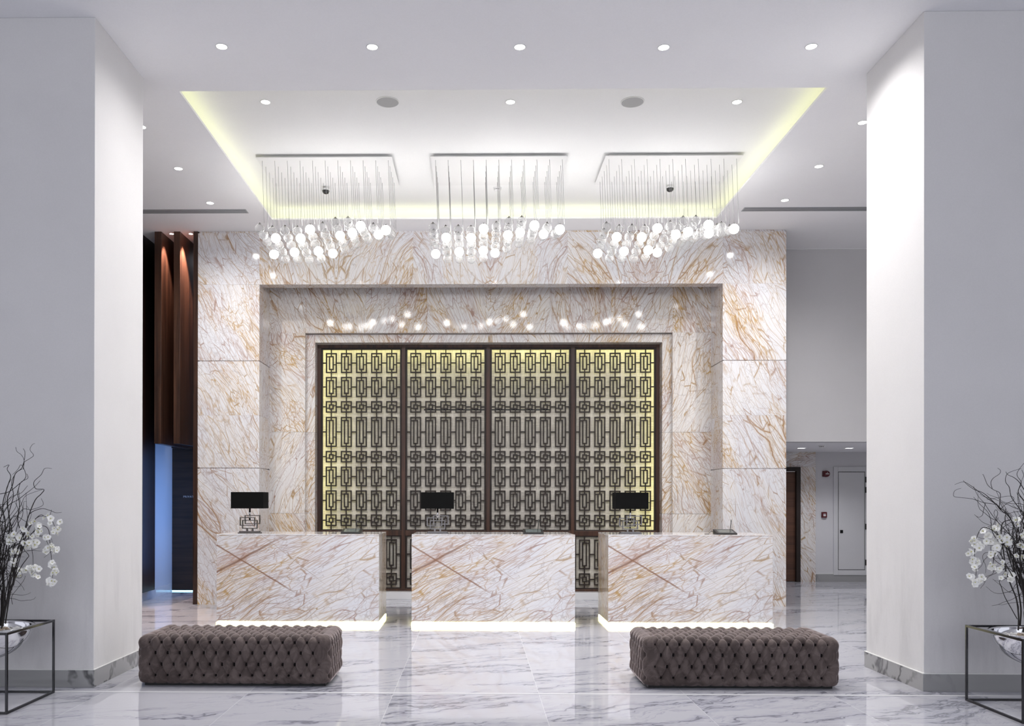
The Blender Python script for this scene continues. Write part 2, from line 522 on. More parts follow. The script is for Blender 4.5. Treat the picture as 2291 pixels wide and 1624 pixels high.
# ------------------------------------------------------------------ ceiling with coffer and cove
def slab_with_hole(mb, x0, x1, y0, y1, hx0, hx1, hy0, hy1, z0, z1):
    mb.box(x0, x1, y0, hy0, z0, z1); mb.box(x0, x1, hy1, y1, z0, z1)
    mb.box(x0, hx0, hy0, hy1, z0, z1); mb.box(hx1, x1, hy0, hy1, z0, z1)
cl = MB()
slab_with_hole(cl, -9.5, 9.5, -4, YUP, CX1, CX2, CY1, CY2, ZC, ZC+.025)
cl.box(-9.5, M1+.01, YUP, 15.2, ZC, ZC+.025)
struct(cl.build('ceiling', M['ceil']))
CO = .13
cf = MB()
cf.box(CX1-CO-.05, CX2+CO+.05, CY1-CO-.05, CY2+CO+.05, ZCOF, ZCOF+.05)
slab_with_hole(cf, CX1-CO-.06, CX2+CO+.06, CY1-CO-.06, CY2+CO+.06, CX1-CO, CX2+CO, CY1-CO, CY2+CO, ZC+.0251, ZCOF)
struct(cf.build('ceiling_recess', M['coffer']))
# lighting strips lying in the cove, behind its lip
for nm, b in (('front', (CX1, CX2, CY1-.09, CY1-.06)), ('back', (CX1, CX2, CY2+.06, CY2+.09)),
              ('left', (CX1-.09, CX1-.06, CY1, CY2)), ('right', (CX2+.06, CX2+.09, CY1, CY2))):
    s_ = MB(); s_.box(b[0], b[1], b[2], b[3], ZC+.026, ZC+.046)
    o = s_.build('cove_light_strip', M['cove'])
    tag(o, 'warm white light strip lying in the %s side of the ceiling recess' % nm, 'light strip', 'cove strips of the ceiling recess')

# ------------------------------------------------------------------ piers
for side in ('left', 'right'):
    b = MB(); bb = MB(); tr = MB()
    if side == 'left':
        b.box(-9.5, XL, YF, YB, 0, ZC-.0005)
        bb.box(-9.5, XL+.006, YF-.006, YB+.006, 0, .142)
        tr.box(-9.5, XL+.008, YF-.008, YB+.008, .142, .148)
    else:
        b.box(XR, 9.5, YF, YB, 0, ZC-.0005)
        bb.box(XR-.012, 9.5, YF-.012, YB+.012, 0, .142)
        tr.box(XR-.014, 9.5, YF-.014, YB+.014, .142, .148)
    struct(b.build('wall_%s_pier' % side, M['wall'], bevel=.004))
    struct(bb.build('baseboard_%s' % side, M['base_f']))
    struct(tr.build('trim_2' if side == 'left' else 'trim_3', M['white_trim']))
# outer side walls
b = MB(); b.box(-9.5, -9.4, -4, 7, 0, ZC-.0005); struct(b.build('wall_left_lobby', M['wall']))
b = MB(); b.box(9.4, 9.5, -4, 16.6, 0, ZC-.0005); struct(b.build('wall_right', M['wall']))

# ------------------------------------------------------------------ marble portal
rng = random.Random(5)
def tfm(ang, mirror=False, off=None):
    o = off or Vector((rng.uniform(0,30), rng.uniform(0,30), rng.uniform(0,30)))
    rot = Matrix.Rotation(ang, 3, 'Y')
    def f(p):
        q = Vector((-p.x if mirror else p.x, p.y, p.z))
        return rot @ q + o
    return f
STEEP = R(-62); STEEPR = R(66)
GAP = .007
ZS1 = onY(510, 929, YM).z     # thin seam
ZTOP = ZC-.028
def col_slabs(mb, x0, x1, mirror, ang):
    rows = [(0, G2-GAP, ang), (G2+GAP, ZS1-.0008, ang+R(3)), (ZS1+.0008, G1-GAP, ang-R(4)), (G1+GAP, ZR-.0008, ang), (ZR+.0008, ZTOP, ang)]
    for z0, z1, a in rows:
        mb.box(x0, x1, YM, YR+.35, z0, z1, tfm(a, mirror))
    # core behind the open joints
    mb.box(x0+.02, x1-.02, YM+.012, YR+.3, .01, ZC-.001, tfm(ang, mirror))
pl = MB(); col_slabs(pl, M1, R1, False, STEEP)
struct(pl.build('wall_back_left_column', M['marble']))
pr_ = MB(); col_slabs(pr_, R2, M2, False, STEEP)
struct(pr_.build('wall_back_right_column', M['marble']))
# lintel: bookmatched slabs
lt = MB()
N = 6; wS = (R2-R1)/N
for i in range(N):
    off = Vector((3.1, 2.0, 9.0)) if i % 2 == 0 else Vector((3.1, 2.0, 9.0))
    x0 = R1+i*wS; mir = i % 2 == 1
    xc = x0+wS/2
    rot = Matrix.Rotation(STEEP, 3, 'Y')
    def f(p, xc=xc, mir=mir, off=Vector((3.1+(i//2)*1.7, 2, 9))):
        q = Vector(((xc-p.x) if mir else (p.x-xc), p.y, p.z)); return rot @ q + off
    lt.box(x0+.0006, x0+wS-.0006, YM, YM+.20, ZR, ZTOP, f)
lt.box(R1, R2, YM+.012, YM+.19, ZR+.02, ZC-.001, tfm(STEEP))
struct(lt.build('wall_back_lintel', M['marble']))
# recessed plane 2 with an opening, plane 3 with the screen opening
P3 = YR+.075
o2l = onY(682.5, 900, YR).x; o2r = onY(1505, 900, YR).x; o2t = onY(1090, 744.3, YR).z
o3l = onY(704.9, 900, P3).x; o3r = onY(1481.6, 900, P3).x; o3t = onY(1090, 765.9, P3).z
YS = P3+.19       # front of the screen frame
p2 = MB()
Z2 = [(0, 1.35), (1.352, 2.62), (2.622, o2t)]
for (x0, x1, mir) in ((R1, o2l, False), (o2r, R2, False)):
    for z0, z1 in Z2:
        p2.box(x0, x1, YR, YS+.3, z0+.0005, z1-.0005, tfm(STEEPR if rng.random() < .4 else STEEP, mir))
    p2.box(x0, x1, YR, YS+.3, o2t+.0005, ZC-.001, tfm(STEEP, mir))
n2 = 6; w2_ = (o2r-o2l)/n2
for i in range(n2):
    p2.box(o2l+i*w2_+.0005, o2l+(i+1)*w2_-.0005, YR, YS+.3, o2t, ZC-.001, tfm(STEEP if i % 2 else R(-70), i % 2 == 1))
struct(p2.build('wall_back_recess', M['marble_warm_lit']))
p3 = MB()
for (x0, x1) in ((o2l+.0005, o3l), (o3r, o2r-.0005)):
    for z0, z1 in Z2:
        p3.box(x0, x1, P3, YS+.3, z0+.0005, min(z1, o2t-.012)-.0005, tfm(STEEPR if rng.random() < .5 else STEEP))
for i in range(4):
    w_ = (o3r-o3l)/4
    p3.box(o3l+i*w_+.0005, o3l+(i+1)*w_-.0005, P3, YS+.3, o3t, o2t-.012, tfm(STEEP, i % 2 == 1))
p3.box(o2l+.002, o2r-.002, P3+.04, YS+.29, o2t-.03, o2t, tfm(STEEP))
struct(p3.build('wall_back_surround', M['marble_warm_lit']))
# kerb under the screen
kb = MB(); zk = onY(900, 1324.5, P3+.02).z
kb.box(o3l, o3r, P3+.02, YS+.3, 0, zk)
struct(kb.build('trim_4', M['base_l'], bevel=.004))
# plinth notch beside the left column
kb = MB(); kb.box(M1-.03, M1, YM+.02, YM+.5, 0, .16)
struct(kb.build('trim_5', M['white_trim']))

# ------------------------------------------------------------------ lattice screen
FD = .07
def sx(u): return onY(u, 950, YS).x
def sz(v): return onY(1090, v, YS).z
LX = [(721.6, 894.6), (910.8, 1083.6), (1100.2, 1273.4), (1289.6, 1464.0)]
ZLT, ZLB = sz(781.6), sz(1184.9)
ZL2T, ZL2B = sz(1200.5), sz(1315.0)
scr = empty('lattice_screen', ((o3l+o3r)/2, YS, 0))
SX, SY = scr.location.x, scr.location.y
tag(scr, 'tall four bay dark wooden fretwork screen in front of lit woven fabric', 'screen')
def rel(mb, x0, x1, y0, y1, z0, z1): mb.box(x0-SX, x1-SX, y0-SY, y1-SY, z0, z1)
zft = o3t
fr = MB()
# outer frame ring
rel(fr, o3l, sx(LX[0][0])-.028, YS, YS+FD, zk, zft)
rel(fr, sx(LX[3][1])+.028, o3r, YS, YS+FD, zk, zft)
rel(fr, o3l, o3r, YS+.0005, YS+FD-.0005, ZLT+.028, zft-.0005)
rel(fr, o3l, o3r, YS+.0005, YS+FD+.0995, zk+.0005, ZL2B-.018)
rel(fr, o3l, o3r, YS+.003, YS+FD, ZL2T+.014, ZLB-.014)
for i in range(3):
    c = (sx(LX[i][1])+sx(LX[i+1][0]))/2
    rel(fr, c-.030, c+.030, YS-.006, YS+FD, zk, zft-.001)
fr.build('frame', M['frame'], scr, bevel=.003)
inn = MB()
for (a, b_) in LX:
    x0, x1 = sx(a), sx(b_)
    for (z0, z1) in ((ZLB, ZLT), (ZL2B, ZL2T)):
        rel(inn, x0-.030, x0, YS+.012, YS+.05, z0-.03, z1+.03)
        rel(inn, x1, x1+.030, YS+.012, YS+.05, z0-.03, z1+.03)
        rel(inn, x0, x1, YS+.0125, YS+.0495, z1, z1+.03)
        rel(inn, x0, x1, YS+.0125, YS+.0495, z0-.03, z0)
inn.build('inner_frame', M['lattice'], scr)

ROWS = [(788.8,833.5),(842.4,887.4),(896.7,922.5),(932.1,999.6),(1008.6,1034.4),(1043.7,1088.2),(1097.2,1142.2),(1151.2,1177.4)]
ROWS2 = [(1206.6,1273.2),(1282.4,1309.2)]
BT = .0188
def lattice(x0, x1, zt, zb, rows, flip=False):
    mb = MB()
    t2 = .0085; ya, yb = .018, .042
    w = x1-x0; pitch = w/5.115; c0 = x0+w/2-2*pitch
    ow = pitch*.70/2+.003; iw = pitch*.318/2
    rz = [(sz(a), sz(b_)) for a, b_ in rows]
    def bar(xa, xb, za, zb_):
        mb.box(xa-SX, xb-SX, ya, yb, min(za, zb_), max(za, zb_))
    for k in range(5):
        c = c0+k*pitch
        prev = zt
        for ri, (a, b_) in enumerate(rz):
            h = a-b_; small = h < .25
            ins = (.047 if not small else .052)
            ia, ib = a-ins, b_+ins
            # outer ring
            bar(c-ow, c+ow, a, a-BT); bar(c-ow, c+ow, b_+BT, b_)
            bar(c-ow, c-ow+BT, a-BT, b_+BT); bar(c+ow-BT, c+ow, a-BT, b_+BT)
            # inner ring
            bar(c-iw, c+iw, ia, ia-BT); bar(c-iw, c+iw, ib+BT, ib)
            bar(c-iw, c-iw+BT, ia-BT, ib+BT); bar(c+iw-BT, c+iw, ia-BT, ib+BT)
            # vertical links
            bar(c-t2, c+t2, prev, a); bar(c-t2, c+t2, a-BT, ia); bar(c-t2, c+t2, ib, b_+BT)
            prev = b_
            # side links
            zm = (a+b_)/2
            xa = x0 if k == 0 else c-pitch+ow
            bar(xa, c-ow, zm-t2, zm+t2)
            if k == 4: bar(c+ow, x1, zm-t2, zm+t2)
            fl_ = small != flip
            zu = ia-.03 if not small else ia-.018
            zd = ib+.085*(h/.31)+.0 if not small else ib+.018
            if not small: zu = ia-.012; zd = ib+.085 if h < .4 else ib+.11
            if not fl_:
                bar(c-ow+BT, c-iw, zu-t2*.8, zu+t2*.8); bar(c+iw, c+ow-BT, zd-t2*.8, zd+t2*.8)
            else:
                bar(c+iw, c+ow-BT, zu-t2*.8, zu+t2*.8); bar(c-ow+BT, c-iw, zd-t2*.8, zd+t2*.8)
        bar(c-t2, c+t2, prev, zb)
    return mb
for i, (a, b_) in enumerate(LX):
    x0, x1 = sx(a), sx(b_)
    lattice(x0, x1, ZLT, ZLB, ROWS).build('lattice', M['lattice'], scr)
    lattice(x0, x1, ZL2T, ZL2B, ROWS2, True).build('lattice', M['lattice'], scr)
YFAB = .05
fb = MB(); rel(fb, o3l-.02, o3r+.02, YS+YFAB, YS+YFAB+.004, zk+.02, zft+.05)
fb.build('fabric_panel', M['fabric'], scr)
bk = MB(); rel(bk, o3l-.1, o3r+.1, YS+.165, YS+.185, .0, zft+.1)
bk.build('back_board', M['speaker'], scr)
rl = MB(); xa, xb = sx(948), sx(1232); zr_ = sz(916)
rl.box(xa-SX, xb-SX, YFAB-.007, YFAB-.001, zr_-.008, zr_+.008)
rl.build('rail', M['black'], scr)
for (x0, x1) in ((sx(LX[0][0])-.062, sx(LX[0][0])-.050), (sx(LX[3][1])+.044, sx(LX[3][1])+.056)):
    s_ = MB(); rel(s_, x0, x1, YS+.075, YS+.115, zk+.1, ZLT)
    s_.build('light_strip', M['sled'], scr)
s_ = MB(); rel(s_, sx(LX[0][0]), sx(LX[3][1]), YS+.075, YS+.115, ZLT+.052, ZLT+.066)
s_.build('light_strip', M['sled'], scr)

# ------------------------------------------------------------------ reception desks
def desk_tf(ang, off):
    rot = Matrix.Rotation(ang, 3, 'Y')
    return lambda p: rot @ p + off
DW = 2.015
def make_desk():
    root = empty('reception_desk', (0, 0, 0))
    h = DW/2; T = .03
    b = MB(); b.box(-h, h, 0, T, ZE, ZD-.014, desk_tf(R(24), Vector((9,14,3))))
    b.build('front_panel', M['desk'], root, bevel=.002, seg=1)
    for s in (-1, 1):
        b = MB()
        x0, x1 = (-h, -h+T) if s < 0 else (h-T, h)
        def f(p): return Matrix.Rotation(R(65), 3, 'Y') @ Vector((p.y, p.x, p.z)) + Vector((8,3,5))
        b.box(x0, x1, T+.0004, DD, ZE, ZD-.014, f)
        b.build('side_panel', M['desk'] if False else M['marble_warm_lit'], root, bevel=.002, seg=1)
    b = MB(); b.box(-h, h, -.0015, DD, ZD-.0136, ZD, desk_tf(R(24), Vector((14,2,7))))
    b.build('counter_top', M['marble_top'], root, bevel=.003, seg=2)
    b = MB(); b.box(-h+.04, h-.04, .0405, DD-.02, .0, ZE+.05)
    b.build('plinth', M['white_trim'], root)
    b = MB()
    b.box(-h+.012, h-.012, -.010, .040, .003, ZE-.012)
    for s in (-1, 1):
        b.box(*sorted((s*(h-.012), s*(h+.005))), -.010, DD-.03, .003, ZE-.012)
    b.build('light_strip', M['led'], root)
    b = MB(); b.box(-h+.05, h-.05, DD-.35, DD-.02, ZE+.052, ZD-.35)
    b.build('cabinet', M['darkwood'], root)
    return root
M['marble_top'] = marble('counter_marble', .45)
desk = make_desk()
dx = [(-3.205-1.200)/2, (-.788+1.224)/2, (1.630+3.6526)/2]
dl = ['veined marble reception desk on the left, its lamp near its far left end',
      'middle reception desk of veined marble, between the other two desks',
      'veined marble reception desk on the right, in front of the right ottoman']
for i in range(3):
    o = desk if i == 0 else copy_tree(desk)
    o.location = (dx[i], YD, 0)
    tag(o, dl[i], 'reception desk', 'marble reception desks')

# ------------------------------------------------------------------ table lamps
def make_lamp():
    root = empty('table_lamp')
    b = MB(); b.box(-.14, .14, -.06, .06, 0, .012); b.box(-.125, .125, -.05, .05, .0121, .028)
    b.build('base', M['lampmetal'], root, bevel=.003)
    for x_ in (-.045, .025):
        b = MB(); b.box(x_, x_+.02, -.012, .012, .0281, .056); b.build('foot', M['lampmetal'], root)
    def rect(x0, x1, z0, z1, y0, y1, t=.0115, tz=.010):
        mb = MB()
        mb.box(x0, x1, y0, y1, z0, z0+tz); mb.box(x0, x1, y0, y1, z1-tz, z1)
        mb.box(x0, x0+t, y0, y1, z0+tz, z1-tz); mb.box(x1-t, x1, y0, y1, z0+tz, z1-tz)
        return mb
    rect(-.098, .098, .056, .168, -.018, .018).build('rectangular_ring', M['lampmetal'], root, bevel=.001, seg=1)
    rect(-.138, .058, .092, .202, .0185, .050).build('rectangular_ring', M['lampmetal'], root, bevel=.001, seg=1)
    rect(-.056, .140, .116, .230, -.050, -.0185).build('rectangular_ring', M['lampmetal'], root, bevel=.001, seg=1)
    b = MB(); b.tube([(0,0,.168),(0,0,.33)], .011, 14); b.build('neck', M['chrome'], root, smooth=True)
    b = MB()
    w, d_, z0, z1, t = .205, .135, .315, .522, .004
    b.box(-w, w, -d_, -d_+t, z0, z1); b.box(-w, w, d_-t, d_, z0, z1)
    b.box(-w, -w+t, -d_+t, d_-t, z0, z1); b.box(w-t, w, -d_+t, d_-t, z0, z1)
    b.box(-w+t, w-t, -d_+t, d_-t, z0+.185, z0+.188)
    b.build('shade', M['shade'], root)
    return root
lamp = make_lamp()
YLAMP = 10.78
lamps = [(559, 'black shaded table lamp on the left desk, in front of bare marble'),
         (979, 'black shaded table lamp on the middle desk'),
         (1410, 'black shaded table lamp on the right desk, near its left end')]
for i, (u, lb) in enumerate(lamps):
    o = lamp if i == 0 else copy_tree(lamp)
    p = onY(u, 1180, YLAMP)
    o.location = (p.x, YLAMP, ZD)
    tag(o, lb, 'table lamp', 'table lamps on the desks')

# ------------------------------------------------------------------ signature pads
def make_pad():
    root = empty('signature_pad')
    mb = MB()
    w = .125
    # wedge body, low edge towards the clerk side of the counter (seen from the front, back edge raised)
    prof = [(-.10, 0), (.10, 0), (.10, .060), (-.10, .016)]
    vs = [(-w, y, z) for y, z in prof]+[(w, y, z) for y, z in prof]
    fs = [(0,1,2,3),(7,6,5,4),(0,4,5,1),(1,5,6,2),(2,6,7,3),(3,7,4,0)]
    mb.add(vs, fs); mb.build('body', M['plastic'], root, bevel=.004)
    sc = MB()
    k = (.060-.016)/.20
    pts = []
    for (x, y) in ((-.095,-.07),(.095,-.07),(.095,.07),(-.095,.07)):
        pts.append((x, y, .016+k*(y+.10)+.0008))
    sc.add(pts+[(a, b_, c-.002) for a, b_, c in pts], [(0,1,2,3),(7,6,5,4),(0,4,5,1),(1,5,6,2),(2,6,7,3),(3,7,4,0)])
    sc.build('screen', M['screen'], root)
    pn = MB(); pn.tube([(.055,-.03,.03),(.060,-.03,.09),(.068,-.03,.185)], [.003,.0045,.0045], 8)
    pn.build('pen', M['plastic'], root, smooth=True)
    cd = MB(); cd.tube([(.068,-.03,.184),(.078,-.02,.16),(.09,0,.11),(.10,.05,.06),(.10,.07,.052)], .0018, 5)
    cd.build('pen_cord', M['plastic'], root, smooth=True); cd = MB()
    cd.tube([(-.12,.02,.02),(-.16,.03,.035),(-.19,.02,.02),(-.20,.0,.004),(-.25,.02,.004)], .003, 6)
    cd.build('cord', M['plastic'], root, smooth=True)
    return root
pad = make_pad()
pads = [(787, 'black signature pad with upright pen on the left desk'),
        (1193, 'black signature pad with upright pen on the middle desk'),
        (1622, 'black signature pad with upright pen on the right desk')]
for i, (u, lb) in enumerate(pads):
    o = pad if i == 0 else copy_tree(pad)
    p = onY(u, 1190, 10.72)
    o.location = (p.x, 10.72, ZD+.0005)
    tag(o, lb, 'signature pad', 'signature pads on the desks')

# ------------------------------------------------------------------ tufted ottomans
def make_ottoman():
    root = empty('tufted_ottoman')
    W_, D_, H_, r = 1.64, .67, .43, .078
    PX, PZ = .1015, .096
    hx, hy, hz = W_/2-r, D_/2-r, H_/2-r
    step = .0072
    def grid(n): return max(2, int(round(n/step)))
    nx, ny, nz = grid(W_), grid(D_), grid(H_)
    bm = bmesh.new()
    vmap = {}
    def vert(i, j, k):
        key = (i, j, k)
        if key in vmap: return vmap[key]
        p = Vector((-W_/2+W_*i/nx, -D_/2+D_*j/ny, -H_/2+H_*k/nz))
        c = Vector((max(-hx, min(hx, p.x)), max(-hy, min(hy, p.y)), max(-hz, min(hz, p.z))))
        n = p-c
        n = n.normalized() if n.length > 1e-7 else Vector((0,0,1))
        # flat faces: n along axis already
        P = c+n*r
        vmap[key] = (P, n); return vmap[key]
    bv = {}
    RB = (.085, .181, .277, .373)   # button rows on the front
    arc = r*math.pi/2
    def pat(a, b):
        """a along, b rows (unit = row pitch); returns displacement"""
        s = (a+b)/2; t_ = (a-b)/2
        ps = abs(math.sin(math.pi*s)); pt = abs(math.sin(math.pi*t_))
        h = (ps*pt)**.38
        rs, rt = s-round(s), t_-round(t_)
        d2 = (rs*rs+rt*rt)
        cr1 = min(abs(rs), abs(rt))
        return .030*(h-1) - .030*math.exp(-d2/.020) - .004*math.exp(-(cr1/.045)**2)
    def disp(P, n):
        zz = P.z+H_/2
        # strip coordinate: up the front, over the top
        ax = (P.x)/(PX/2)
        # arc-length coordinate b (rows), symmetric front/back
        ang = math.atan2(max(n.z, 0), max(abs(n.y), 1e-6)) if (n.z > 0.001 and abs(n.y) > 0.001) else (math.pi/2 if n.z > .5 else 0)
        if n.z >= .999: L = (H_-r)+arc+(hy-abs(P.y))
        elif n.z <= 0.001: L = zz
        else: L = (H_-r)+r*ang
        wx = 1-min(1, abs(n.x))**2
        b = (L-.085)/PZ
        # keep buttons inside in x
        lim = 7*PX
        e1 = max(0, min(1, (lim+.03-abs(P.x))/.05))
        d1 = pat(ax+1, b) if zz > .085 or n.z > .5 else None
        if L < .085:
            # vertical pleats below the last row
            fx = abs(math.sin(math.pi*(ax+1)/2))
            k = fx**.35
            d1 = .012*(k-1)*min(1, L/.02+.3) - .022*math.exp(-(((ax+1)/2-round((ax+1)/2))**2+((b)/2)**2)/.010)
        d1 = d1*e1 - .004*(1-e1)
        # side crease towards vertical corners
        if e1 < 1 and n.z < .7:
            cr = abs(zz-.277+.096)
            d1 -= .010*math.exp(-(cr/.006)**2)*(1-e1)
        ay = P.y/(PX/2)
        d2 = pat(ay, (zz-.085)/PZ) if zz > .06 else -.006
        if n.z > .3: d2 *= .4
        wside = min(1, abs(n.x))**2
        return d1*(1-wside)+d2*wside
    def bvert(i, j, k):
        key = (i, j, k)
        if key in bv: return bv[key]
        P, n = vert(i, j, k)
        q = P+n*disp(P, n)+Vector((0,0,H_/2))
        # slight wrinkle
        q += n*(mnoise.noise(q*14)*.0022)
        q.z = max(q.z, .012)
        bv[key] = bm.verts.new(q); return bv[key]
    def face(a, b_, c, d_): bm.faces.new((bvert(*a), bvert(*b_), bvert(*c), bvert(*d_)))
    for i in range(nx):
        for k in range(nz):
            face((i,0,k),(i+1,0,k),(i+1,0,k+1),(i,0,k+1)); face((i,ny,k),(i,ny,k+1),(i+1,ny,k+1),(i+1,ny,k))
        for j in range(ny):
            face((i,j,nz),(i+1,j,nz),(i+1,j+1,nz),(i,j+1,nz))
    for j in range(ny):
        for k in range(nz):
            face((0,j,k),(0,j,k+1),(0,j+1,k+1),(0,j+1,k)); face((nx,j,k),(nx,j+1,k),(nx,j+1,k+1),(nx,j,k+1))
    bmesh.ops.recalc_face_normals(bm, faces=bm.faces)
    me = bpy.data.meshes.new('upholstery'); bm.to_mesh(me); bm.free()
    for p in me.polygons: p.use_smooth = True
    me.materials.append(M['velvet'])
    o = bpy.data.objects.new('upholstery', me); COL.objects.link(o); o.parent = root
    # buttons
    bmesh_b = MB(); bmesh_b.lathe([(.0001,-.004),(.010,-.003),(.0135,0),(.010,.003),(.0001,.004)], n=12)
    bme = bmesh_b.mesh('button', M['button'], True)
    for row, z in enumerate(RB):
        for k in range(-7, 8):
            x = k*PX + (PX/2 if row % 2 == 0 else 0)
            if abs(x) > 7.2*PX: continue
            ins = .036
            if z <= H_-r: yy, zz = -D_/2+ins, z
            else:
                an = (z-(H_-r))/r
                yy, zz = -hy-(r-ins)*math.cos(an), (H_-r)+(r-ins)*math.sin(an)
            inst('button', bme, root, (x, yy, zz), (R(90), 0, 0))
    b = MB(); b.box(-W_/2+.06, W_/2-.06, -D_/2+.06, D_/2-.06, 0, .03)
    b.build('base', M['black'], root)
    return root
ott = make_ottoman()
pl_ = onZ(303.8, 1536, 0); pr2 = onZ(739.6, 1537, 0)
ott.location = ((pl_.x+pr2.x)/2, 7.035+.33, 0)
tag(ott, 'long taupe velvet button tufted ottoman, the left one of the two', 'ottoman', 'velvet ottomans')
o = copy_tree(ott)
pl_ = onZ(1437, 1543, 0); pr2 = onZ(1882, 1542, 0)
o.location = ((pl_.x+pr2.x)/2, 7.02+.33, 0)
tag(o, 'long taupe velvet button tufted ottoman, the right one of the two', 'ottoman', 'velvet ottomans')

# ------------------------------------------------------------------ chandeliers
ZCAN = 5.703
YR1 = onZ(1116, 357.5, ZCAN).y; YR5 = onZ(1116, 408, ZCAN).y
PCX = .1545
G_R1 = [1025,1060,1055,1062,1040,1015,958,950,1000,1028,1050]
G_R5 = [1340,1397,1402,1405,1390,1330,1272,1215,1168,1128,1112]
LIT = {(0,4),(1,1),(2,3),(3,1),(4,0),(4,3),(5,4),(6,2),(7,2),(8,0),(9,3),(10,0)}
GR = .0575
def make_chandelier():
    root = empty('globe_chandelier')
    b = MB()
    hw = .826; y0, y1 = -.10, (YR5-YR1)+.10
    b.box(-hw, hw, y0, y1, ZCAN, ZCAN+.008)
    b.build('ceiling_plate', M['white_plastic'], root)
    b = MB(); b.box(-hw+.05, hw-.05, y0+.05, y1-.05, ZCAN+.0085, ZCOF-.0005)
    b.build('mounting_box', M['white_plastic'], root)
    cm = MB(); cm.tube([(0,0,0),(0,0,-1)], .0021, 5); cme = cm.mesh('wire', M['cable'], True)
    sp = MB()
    prof = [(max(1e-4, GR*math.sin(math.pi*i/20)), -GR*math.cos(math.pi*i/20)) for i in range(21)]
    sp.lathe(prof, n=32); gcl = sp.mesh('clear_globe', M['clear'], True)
    sp = MB(); sp.lathe(prof, n=32); gli = sp.mesh('lit_globe', M['lit'], True)
    cp = MB(); cp.lathe([(.0001,.016),(.006,.016),(.008,.005),(.019,.002),(.020,-.003),(.0001,-.005)], n=12)
    cap = cp.mesh('cap', M['cap'], True)
    for c in range(11):
        for r_ in range(5):
            x = (c-5)*PCX; y = (YR5-YR1)*r_/4
            yz = G_R1[c]+(G_R5[c]-G_R1[c])*(r_/4)
            z = onY(1100, 320+yz/5.4125, YR1+y).z
            xs = -.028
            if (c, r_) in LIT:
                g = inst('globe', gli, root, (x+xs, y, z)); g['label'] = 'glowing white opal globe'
            else:
                g = inst('globe', gcl, root, (x+xs, y, z))
            inst('cap', cap, g, (0, 0, GR-.002))
            L = ZCAN-(z+GR+.010)
            ang = math.atan2(xs, L)
            inst('wire', cme, root, (x, y, ZCAN), (0, ang, 0), (1, 1, L/math.cos(ang)))
    return root
ch = make_chandelier()
chl = ['chandelier of hanging glass globes on the left, nearest the wooden fins', 'middle chandelier of hanging clear and glowing glass globes',
       'chandelier of hanging glass globes on the right of the ceiling recess']
for i, cx_ in enumerate((-1.845, .275, 2.385)):
    o = ch if i == 0 else copy_tree(ch)
    o.location = (cx_, YR1, 0)
    tag(o, chl[i], 'chandelier', 'globe chandeliers')

# ------------------------------------------------------------------ downlights
def make_downlight(r=.046, lens='lens'):
    root = empty('downlight')
    b = MB(); b.lathe([(r, 0), (r+.008, 0), (r+.009, -.003), (r+.001, -.004), (r, 0)], n=32)
    b.build('trim_ring', M['white_plastic'], root, smooth=True)
    b = MB(); b.lathe([(.0001, -.0015), (r, -.0015), (r, .004), (.0001, .004)], n=32)
    b.build('lens', M[lens], root)
    return root
def spot(parent, power, size=160, blend=1.0, col=(1,.98,.97), dz=-.02, rot=(0,0,0), rad=.04):
    l = bpy.data.lights.new('lamp_light', 'SPOT'); l.energy = power; l.spot_size = R(size); l.spot_blend = blend
    l.color = col; l.shadow_soft_size = rad
    o = bpy.data.objects.new('lamp_light', l); COL.objects.link(o); o.parent = parent; o.location = (0,0,dz); o.rotation_euler = rot
    return o
dn = make_downlight()
names_ = ['first', 'second', 'third', 'fourth', 'fifth']
DLS = []
for i, (u, v) in enumerate(((496,104),(833,105),(1163,105),(1485,106),(1815,104))):
    DLS.append((onZ(u, v, ZC), '%s from the left in the row of five round downlights before the ceiling recess' % names_[i], 'front row of downlights', P_SPOT*.68))
for i, (u, v) in enumerate(((594,228),(1142,228),(1649,228))):
    DLS.append((onZ(u, v, ZCOF), '%s round downlight inside the ceiling recess' % ('left', 'middle', 'right')[i], 'downlights in the ceiling recess', P_COFFER))
for i, (u, v) in enumerate(((316,284),(399,377),(470,454))):
    DLS.append((onZ(u, v, ZC), 'round downlight left of the ceiling recess, %s' % ('half hidden by the left pier', 'middle of its row of three', 'nearest the slot diffuser')[i], 'downlights left of the ceiling recess', P_SPOT))
for i, (u, v) in enumerate(((1930,274),(1832,372),(1756,448))):
    DLS.append((onZ(u, v, ZC), 'round downlight right of the ceiling recess, %s' % ('beside the right pier', 'middle of its row of three', 'nearest the slot diffuser')[i], 'downlights right of the ceiling recess', P_SPOT))
for i, (p, lb, gr, pw) in enumerate(DLS):
    o = dn if i == 0 else copy_tree(dn)
    o.location = p
    tag(o, lb, 'downlight', gr)
    spot(o, pw)
sd = make_downlight(.030, 'lens2')
for i, (u, v) in enumerate(((384,523),(427,523))):
    o = sd if i == 0 else copy_tree(sd)
    p = onZ(u, v, ZC); o.location = p
    tag(o, 'small bright downlight between wooden fins, the %s one' % ('left', 'right')[i], 'downlight', 'downlights over the wooden fins')
    spot(o, P_SLAT, 64, .5, (1,.72,.60), rad=.02)

